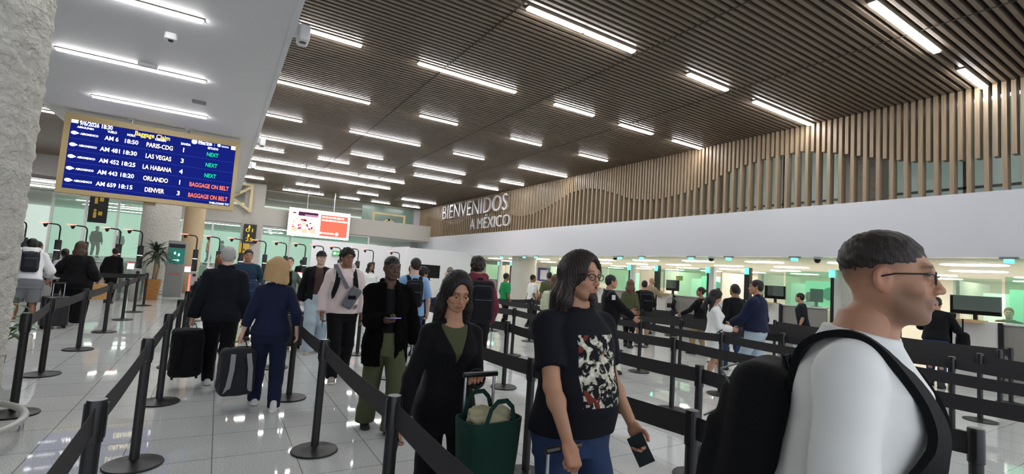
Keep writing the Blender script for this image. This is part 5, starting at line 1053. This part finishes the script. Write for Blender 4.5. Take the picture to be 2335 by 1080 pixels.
# 4 fur coat
p4 = person('person in black fluffy coat and olive trousers holding a lilac phone', 1.47, 4.68, 182, 1.69, False, 'dark', 'fade', 'black', .010, build=.97, hp=.03, hy=-.12, legs=((-.09, .10), (.08, -.25)),
    hr=(.10, .33, 1.14), hl=(-.33, -.02, .86), hpose=('grip', 'hold'), palm=(None, (0, -.1, 1)), top=(BK, dict(off=.010, sleeve=0, hem=.95, neck=.085, name='black_top')), jacket=(FUR, dict(off=.042, open=.055, hem=.68, fur=True, collar=True, loose=.03)), pants=(OLIVE, dict(off=.03, flare=.02)), shoes=SH_B)
phone(p4, 1, 'lilac phone in the right hand of the person in the fluffy coat', 'b6aee0')
suitcase(1.98, 5.0, PI, 'dark suitcase with brown tag pulled behind the person in the fluffy coat', '1c1816', h=.52, w_=.36, handle=.40)
# 5 hoodie man
p5 = person('young man in pale pink hoodie with grey sling bag, curly hair and glasses', 1.56, 7.06, 184, 1.80, False, 'brown', 'curly', 'black', .010, hy=-.25, legs=((-.09, -.10), (.09, .22)), glasses=True, stubble=.2,
    hr=(.27, .08, .88), hpose=('relaxed', 'hold'), top=(PINK, dict(off=.035, sleeve=1.0, hem=.88, loose=.01, hood=True, wr=.006, name='hoodie')), pants=(BK, dict(off=.025)), shoes=SH_G)
phone(p5, 1, 'phone in the right hand of the man in the pink hoodie', '17171b')
backpack(p5, 'black backpack on the man in the pink hoodie', '121316', .95)
def sling(p, label):
    T = p['wm'] @ p['RT']; e = empty('sling_bag', (0, 0, 0), 0, label, 'bag'); e.matrix_world = T; m = clothmat('mid_grey', '66696d')
    f = F((-.25, .05, .9), (.05, .35, 1.4), .009); R = [[math.cos(.5), 0, math.sin(.5)], [0, 1, 0], [-math.sin(.5), 0, math.cos(.5)]]; f.rb((-.07, .225, 1.10), (.075, .03, .15), .03, .01, R=R); V, Q = f.mesh(); mk('bag_body', V, Q, m, e)
    G().strap([(-.01, .215, 1.22), (.06, .20, 1.34), (.125, .12, 1.47), (.14, .0, 1.53), (.12, -.13, 1.46), (0, -.20, 1.25), (-.16, -.14, 1.05), (-.20, .03, .98), (-.13, .18, .97)], [(0, 1, 0), (0, 1, .3), (0, 1, .8), (0, 0, 1), (0, -1, .5), (0, -1, 0), (-1, -.6, 0), (-1, 0, 0), (-.5, 1, 0)], .05, .006).build('strap', m, e, True)
    G().box(-.12, -.02, .253, .258, 1.08, 1.13).build('pocket_flap', BK, e); return e
sling(p5, 'grey sling bag across the chest of the man in the pink hoodie')
# 6 cap man
p6 = person('man in grey cap, open black jacket, brown shirt and pale jeans', 1.59, 9.25, 186, 1.78, False, 'fair', 'short', 'brown', .012, build=1.03, hy=-.15, legs=((-.1, .05), (.1, .3)), hat='cap', stubble=.2,
    hr=(.30, -.02, .86), hpose=('relaxed', 'grip'), top=(BROWN, dict(off=.014, sleeve=0, hem=.9)), jacket=(BK, dict(off=.03, open=.07, hem=.84, wr=.006)), pants=(LDENIM, dict(off=.035, flare=.01)), shoes=SH_G)
suitcase(1.24, 9.55, PI, 'black suitcase pulled by the man in the grey cap', '131316', h=.56, handle=.32)
# 7 woman looking up
p7 = person('woman in grey-green jacket and black top looking up, behind the cap man', 1.28, 11.0, 180, 1.64, True, 'light', 'bun', 'brown', .014, hp=-.25, hy=.1, hl=(-.36, .12, 1.02), hpose=('grip', 'relaxed'), top=(BK, dict(off=.012, sleeve=0, hem=.9, name='black_top')), jacket=(GREENG, dict(off=.026, open=.07, hem=.80)), pants=(BK, {}), shoes=SH_B)
suitcase(1.75, 10.85, PI, 'dark suitcase held by the woman in the grey-green jacket', '1a1c1f', h=.5, handle=.52)
# 8 blonde
p8 = person('blonde woman in navy sweater and navy trousers walking away with a bag', (.56), 5.80, 3, 1.60, True, 'fair', 'bob', 'blonde', .010, build=1.0, hy=.1, legs=((-.10, .22), (.10, -.12)), hl=(-.30, .02, .84), hr=(.28, .0, .88), hpose=('grip', 'relaxed'), top=(NAVY, dict(off=.026, sleeve=.78, hem=.86, neck=.06, loose=.02, name='sweater')), pants=(NAVY, dict(off=.022)), shoes=SH_W)
# 9 grey-haired man
p9 = person('grey-haired man in dark navy jacket walking away with a duffel', .10, 6.85, 4, 1.70, False, 'fair', 'short', 'grey', .010, build=.95, legs=((-.09, .22), (.09, -.15)), hl=(-.31, .02, .84), hpose=('grip', 'relaxed'), top=(DNAVY, dict(off=.014, sleeve=0, hem=.9)), jacket=(DNAVY, dict(off=.038, open=0, hem=.82, loose=.02, collar=True, neck=.06)), pants=(BK, dict(off=.02)), shoes=SH_W)
def softbag(name, loc, rz, label, m, sx, sy, z0, z1, cat='bag', handle=.06, trim=None, wheels=False):
    e = empty(name, (loc[0], loc[1], z0), rz, label, cat); h = z1-z0; f = F((-sx, -sy, -.06), (sx, sy, h+.08), .009); f.rb((0, 0, h/2), (sx/2, sy/2, h/2), .06, .01).rb((0, sy*.30, h*.38), (sx*.36, sy*.28, h*.28), .04, .02).rb((0, -sy*.30, h*.38), (sx*.36, sy*.28, h*.28), .04, .02)
    f.disp(lambda X, Y, Z: wr(X, Y, Z, .006, 1.2, sx*20)); V, Q = f.mesh(); mk('bag_body', smooth_v(V, Q, 1), Q, m, e)
    G().strap([(-.08, 0, h-.01), (-.06, 0, h+handle), (.06, 0, h+handle), (.08, 0, h-.01)], (0, 0, 1), .022, .008).build('handle', BK, e)
    if trim:
        for s_ in (-1, 1): G().strap([(s_*sx*.22, -sy*.5, h*.9), (s_*sx*.26, -sy*.72, h*.6), (s_*sx*.30, -sy*.62, h*.25), (s_*sx*.34, -sy*.45, h*.08)], (0, -1, 0), .045, .012).build('shoulder_strap', trim, e, True)
    if wheels:
        for s_ in (-1, 1): G().lathe([(0, -.012), (.03, -.012), (.03, .012), (0, .012)], 14, T=FR((s_*sx*.36, -.05, .0), (0, 1, 0), (0, 0, 1))).build('wheel', RUBBER, e, True)
    return e
def handw(p, s_, dz=0): v = p['wm'] @ p['HT'][s_] @ Vector((0, .085, -.03)); return v
hv = handw(p8, -1); softbag('backpack', (hv.x-.02, hv.y), .2, 'black and grey backpack carried low by the blonde woman', clothmat('pack_grey', '2a2b2e'), .33, .24, hv.z-.53, hv.z-.05, 'backpack', .06, clothmat('light_grey', '8f9092'))
hv = handw(p9, -1); softbag('duffel_bag', (hv.x-.03, hv.y), .1, 'upright black wheeled duffel carried by the grey-haired man', clothmat('pack_black', '131417'), .33, .28, hv.z-.60, hv.z-.05, 'bag', .06, BK, True)
e_ = backpack(p9, 'washed denim bag hanging at the right side of the grey-haired man', '33475f', .62, .0, False, DENIM, 'denim_bag'); e_.matrix_world = p9['wm'] @ Matrix.Translation((.27, .20, .0))
# 10, 11
p10 = person('person with ginger curly hair in puffed navy coat, bent forward', .02, 9.4, 10, 1.60, True, 'fair', 'tousled', 'ginger', .014, lean=.28, hp=.1, hl=(-.36, .25, .95), top=(NAVY, dict(off=.03, sleeve=1, hem=.85, wr=.008)), jacket=(DNAVY, dict(off=.055, open=0, hem=.80, wr=.012, loose=.03)), pants=(NAVY, {}), shoes=SH_B)
p11 = person('man in dark teal pullover walking toward the camera with bent arms', .50, 10.9, 178, 1.74, False, 'tan', 'short', 'dark', .014, lean=.1, hr=(.14, .30, 1.12), hl=(-.26, .2, 1.05), stubble=.2, legs=((-.09, .2), (.09, -.2)), top=(TEALJ, dict(off=.028, sleeve=1, hem=.88)), pants=(BK, {}), shoes=SH_B)
# left group
p12 = person('person in white hooded top and grey shorts leaning forward at the far left', -2.95, 12.2, -15, 1.72, False, 'brown', 'short', 'black', .014, lean=.42, hp=.2, hr=(.28, .42, 1.0), hl=(-.2, .45, 1.0), legs=((-.12, .05), (.12, -.1)), top=(OFFW, dict(off=.04, sleeve=1, hem=.88, hood=True, wr=.007, name='hooded_top')), pants=(GREYM, dict(off=.04, short=.50)), shoes=SH_W)
e_ = backpack(p12, 'small dark backpack with blue panel on the person in the white top', '22252c', .8)
person('person with short dark hair facing the kiosks, behind the white top', -3.4, 14.4, 30, 1.62, False, 'brown', 'short', 'black', .018, top=(BK, dict(off=.02, sleeve=1)), pants=(BK, {}), shoes=SH_B)
person('person with dark hair bun and pale grey sleeves beside the woman in black', -2.95, 14.6, -20, 1.52, True, 'brown', 'bun', 'black', .018, lean=.3, hr=(.2, .4, 1.05), top=(GREYM if False else clothmat('pale_grey', 'b9bcc0'), dict(off=.03, sleeve=1)), pants=(BK, {}), shoes=SH_B)
p14 = person('woman with long brown hair dressed in black, walking away at left', -2.42, 13.0, 5, 1.67, True, 'brown', 'long', 'brown', .012, build=1.2, hr=(.33, .05, .95), hl=(-.34, .18, 1.02), hpose=('relaxed', 'hold'), legs=((-.12, .12), (.12, -.08)), top=(BK, dict(off=.05, sleeve=1, hem=.75, loose=.03, wr=.007, name='black_top')), pants=(BK, dict(off=.06, flare=.02)), shoes=SH_W)
hv = handw(p14, 1)
e = empty('paper_bag', (hv.x+.08, hv.y, hv.z-.34), .5, 'tan paper shopping bag carried by the woman in black at left', 'bag'); G().box(-.16, .16, -.07, .07, 0, .32).build('bag_body', mat('kraft_paper', 'b98d5c', .8, bump=.3, bscale=8), e); G().tube([(-.06, 0, .31), (-.05, 0, .39), (.05, 0, .39), (.06, 0, .31)], .004, 5).build('handle', mat('kraft_paper', 'b98d5c'), e)
suitcase(-2.55, 12.35, .4, 'dark suitcase between the white top and the woman in black', '1a1a1d', h=.56, handle=.3)
e = G().box(-.1, .1, -.003, .003, 0, .24).build('document_folder', mat('pink_card', 'd9697a', .6)); e.location = (-2.72, 13.1, 1.0); e.rotation_euler = (.3, .5, .3); fin(e, 'pink folder held beside the woman in black at left', 'folder')
# far people
def far(label, x, y, z, H, az, hairc, topm, pantm, **k): return person(label, x, y, az, H, k.pop('fem', False), k.pop('skin', 'brown'), k.pop('hair', 'short'), hairc, .022, top=(topm, dict(off=.025, sleeve=k.pop('sleeve', 1))), pants=(pantm, {}), shoes=SH_B, z=z, **k)
pv = far('worker in orange vest and jeans behind the middle glass', -.57, 34.3, .95, 1.62, 90, 'black', ORANGE, DENIM, sleeve=.3)
pr = far('person with a red and black backpack behind the middle glass', -1.3, 33.6, .95, 1.60, -60, 'dark', BK, BK); backpack(pr, 'red and black backpack on the person behind the middle glass', '8a2030', 1.1)
far('dark-haired person behind the glass right of the orange vest', .1, 31.9, .95, 1.45, 60, 'black', GREYM, DENIM); far('person in dark clothes inside the far left glass room', -6.1, 36.0, 0.95, 1.80, 150, 'black', BK, OLIVE); far('second person in grey inside the far left glass room', -5.2, 37.0, .95, 1.66, 200, 'dark', GREYM, OLIVE)
far('dark-haired person at a kiosk right of the black gate number sign', .75, 22.9, 0, 1.52, 20, 'black', BK, BK); far('small man in white shirt against the white partition', 4.94, 20.6, 0, 1.66, 200, 'black', WT, BK); far('person in black at the kiosk behind the cap man', 2.95, 21.5, 0, 1.62, 10, 'dark', BK, BK)
far('person in black leaning at the kiosk left of the potted plant', -2.6, 17.9, 0, 1.6, 10, 'black', BK, BK, lean=.2); far('dark-haired person between the kiosks under the red screen', 1.9, 20.9, 0, 1.6, 60, 'black', GREYM, BK)
# middle group
p17 = person('man in sky blue shirt with small black backpack, seen from behind', 2.72, 7.45, 14, 1.75, False, 'fair', 'short', 'dark', .012, hy=-.35, hr=(.27, .10, .88), hpose=('relaxed', 'hold'), top=(SKYB, dict(off=.024, sleeve=.46, hem=.84, loose=.01)), pants=(DENIM, {}), shoes=SH_G)
backpack(p17, 'slim black backpack on one shoulder of the man in the sky blue shirt', '17181c', .85); phone(p17, 1, 'folded paper in the right hand of the man in the sky blue shirt', 'dcdcd8', paper=True)
p18 = person('young man in maroon hoodie and shorts with black backpack, from behind', 3.08, 5.95, 12, 1.79, False, 'tan', 'tousled', 'dark', .010, hy=.1, hr=(.26, .12, .9), hl=(-.26, .2, .95), top=(MAROON, dict(off=.036, sleeve=1, hem=.86, hood=True, wr=.006, name='hoodie')), pants=(BK, dict(off=.04, short=.52)), shoes=SH_W)
backpack(p18, 'full black backpack on the young man in the maroon hoodie', '14161c', 1.12, .02)
LY = mat('yellow_print', 'e6d36a', .6)
T18 = p18['wm'] @ p18['RT']
for i, (t_, x_, rz_) in enumerate((('M', -.165, .25), ('7', .03, 0), ('0', -.04, 0), ('7', .15, -.2))):
    textmesh('back_letter', t_, LY, h=.06, width=.045, T=FR((x_, -.175+abs(x_)*.25, 1.40-abs(x_)*.25), (math.cos(rz_), 0, math.sin(rz_)), (0, .15, 1)) , parent=p18['e'], extrude=.004)
person('dark-haired woman in navy looking at her phone beside the blue shirt', 3.30, 8.6, 80, 1.60, True, 'tan', 'tousled', 'black', .014, hp=.35, hr=(.06, .34, 1.12), hl=(-.1, .34, 1.10), top=(NAVY, dict(off=.024, sleeve=1)), pants=(BK, {}), shoes=SH_B)
p20 = person('balding man in blue polo facing left behind the black-haired woman', 4.2, 9.35, -50, 1.63, False, 'fair', 'fade', 'greydark', .014, top=(BLUEP, dict(off=.022, sleeve=.46)), pants=(BK, {}), shoes=SH_B); backpack(p20, 'green backpack on the balding man in blue', '3c4a34', .9)
far('person in black cap and dark top near the green lamps', 5.75, 11.3, 0, 1.72, 80, 'black', BK, BK, hat='cap', skin='tan'); far('person with dark curly hair behind the person in the black cap', 5.65, 12.6, 0, 1.66, 200, 'brown', GREYM, BK, hair='curly', fem=True)
far('person in bright green shirt in front of the white column', 7.22, 12.1, 0, 1.62, 90, 'black', GRN, BK, sleeve=.45); far('person in white shirt holding papers by the far booth', 8.6, 12.75, 0, 1.63, 100, 'black', WT, BK, sleeve=.45); far('short woman facing the person in the white shirt', 8.98, 13.3, 0, 1.58, 260, 'brown', KHAKI, BK, fem=True, skin='tan')
far('person in olive T-shirt seen from behind by the far booths', 8.62, 11.9, 0, 1.74, 20, 'black', OLIVE, BK, sleeve=.45, build=1.1)
far('dark-haired person in black before the far booth, right of the bald man', 4.4, 12.3, 0, 1.66, 20, 'black', BK, BK); far('person with long black hair in a white top behind the blue shirt', 3.9, 14.5, 0, 1.66, 160, 'black', WT, BK, hair='long', fem=True)
p26 = person('woman with long brown hair, dark sweater and pale backpack, facing right', 5.62, 7.5, 125, 1.65, True, 'tan', 'verylong', 'brown', .012, hy=-.1, hr=(.2, .25, 1.0), top=(clothmat('dark_plum', '2e2224'), dict(off=.026, sleeve=1)), pants=(BK, {}), shoes=SH_W)
backpack(p26, 'pale flowered backpack on the long-haired woman facing right', 'c9cfae', .85)
p27 = person('guard in black uniform reaching forward, half hidden by the long-haired man', 5.85, 6.25, 120, 1.70, False, 'tan', 'short', 'black', .012, build=1.1, belly=.03, hr=(.12, .42, 1.02), hl=(-.1, .40, 1.12), top=(BK, dict(off=.028, sleeve=1, name='uniform_shirt')), pants=(BK, {}), shoes=SH_B)
G().box(-.03, .03, -.003, .003, -.04, .04).build('white_arm_patch', mat('patch_white', 'cfcfd4', .6), p27['e'], T=FR((.262, .0, 1.33), (0, 1, 0), (0, 0, 1)) @ Matrix.Rotation(PI/2, 4, 'X'))
far('brown-haired woman at the booth, left of the man with the black backpack', 8.85, 8.75, 0, 1.66, 60, 'brown', OLIVE, BK, fem=True, hair='long', skin='light')
p29 = person('man in black with a large black backpack and bare calves at the booths', 9.72, 9.1, 30, 1.67, False, 'tan', 'short', 'black', .014, build=1.12, hr=(.24, .2, 1.0), top=(BK, dict(off=.03, sleeve=1)), pants=(BK, dict(off=.03, short=.48)), shoes=SH_B); backpack(p29, 'large square black backpack on the man with bare calves', '0f0f11', 1.15, .02)
person('bald man in tan shirt leaning on the oak ledge under the yellow notice', 12.05, 11.05, 85, 1.80, False, 'tan', None, 'black', .016, lean=.12, hr=(.15, .42, 1.28), hl=(-.1, .42, 1.28), top=(TANS, dict(off=.026, sleeve=.46)), pants=(KHAKI, {}), shoes=SH_B)
p31 = person('officer in black shirt with yellow INM letters and khaki trousers', 9.95, 7.52, -5, 1.59, True, 'brown', 'bun', 'black', .012, build=1.08, hy=-.8, hl=(-.32, .34, 1.02), hpose=('hold', 'relaxed'), top=(BK, dict(off=.026, sleeve=1, hem=.90)), pants=(KHAKI, dict(off=.02)), shoes=SH_B)
textmesh('back_letters', 'INM', mat('inm_yellow', 'c9a63a', .6), h=.09, width=.2, T=FR((.0, -.135, 1.20), (1, 0, 0), (0, .05, 1)), parent=p31['e'], extrude=.012)
phone(p31, -1, 'pale paper held out by the officer with yellow letters', 'b8cbe0', paper=True)
p33 = person('woman in white dress with black crossbody strap looking down at her hands', 7.2, 5.15, 140, 1.56, True, 'tan', 'long', 'black', .010, hp=.45, hr=(.07, .30, 1.06), hl=(-.06, .31, 1.05), hpose=('hold', 'hold'), top=(WT, dict(off=.030, sleeve=1, hem=.52, loose=.03, name='white_dress')), shoes=SH_W)
G().strap([(-.12, .06, 1.50), (-.02, .165, 1.36), (.1, .19, 1.2), (.18, .13, 1.05), (.2, 0, .95)], [(0, 1, .5), (0, 1, 0), (0, 1, 0), (.5, 1, 0), (1, 0, 0)], .02, .006).build('crossbody_strap', BK, p33['e'], T=Matrix.Scale(p33['S'], 4)); G().rbox(-.02, .098, .0, .02, .07, .05, .012, .006).build('yellow_hair_clip', mat('clip_yellow', 'd7cf6e', .4), p33['e'], True, T=Matrix.Scale(p33['S'], 4) @ p33['TH'] @ Matrix.Translation((0, -.12, .10)))
far('person in black jacket queueing between the navy jacket and the officer', 8.85, 5.9, 0, 1.70, 20, 'black', BK, DENIM, build=1.1); far('greying man behind the person in the black jacket', 9.95, 6.6, 0, 1.66, 350, 'greydark', GREYM, DENIM, skin='tan')
p35 = person('man in dark navy jacket and pale jeans queueing, facing left', 7.74, 4.76, -12, 1.775, False, 'tan', 'short', 'black', .011, build=1.1, hy=-.45, hr=(.27, .12, .9), hpose=('hold', 'relaxed'), hl=(-.12, .34, 1.0), top=(NAVY, dict(off=.02, sleeve=0)), jacket=(NAVY, dict(off=.04, open=0, hem=.92, collar=True)), pants=(LDENIM, dict(off=.02, wz=.96)), shoes=SH_W)
# officers and travellers at the counters
far('officer with dark hair seated behind the counter by the white pier', 13.75, 9.75, 0, 1.60, 270, 'dark', NAVY, BK); far('officer in grey hooded top behind the green glass', 14.2, 7.2, 0, 1.66, 260, 'greydark', clothmat('pale_grey', 'b9bcc0'), BK)
far('thin man in dark shirt leaning at the oak ledge beside the white column', 12.1, 6.25, 0, 1.62, -20, 'black', DNAVY, LDENIM, lean=.12, sleeve=.45, skin='tan'); far('officer looking down left of the large black monitor', 13.9, 3.95, 0, 1.66, 250, 'brown', BK, BK, hp=.4, skin='tan'); far('fair-haired officer partly hidden behind the large black monitor', 14.2, 3.2, 0, 1.60, 260, 'ginger', OLIVE, BK, skin='light')
p39 = person('person in black top and jeans standing at the right edge booth', 12.0, 3.72, 80, 1.72, False, 'tan', 'short', 'black', .014, build=1.08, lean=.12, hr=(.2, .35, 1.22), hl=(-.15, .38, 1.25), top=(BK, dict(off=.03, sleeve=1)), pants=(DENIM, {}), shoes=SH_B)
softbag('shoulder_bag', (12.35, 3.42), .3, 'black shoulder bag at the hip of the person at the right edge booth', BK, .34, .18, .78, 1.08, 'bag', .25)
# ------------------------------------------------------------------ end
bpy.context.view_layer.update()
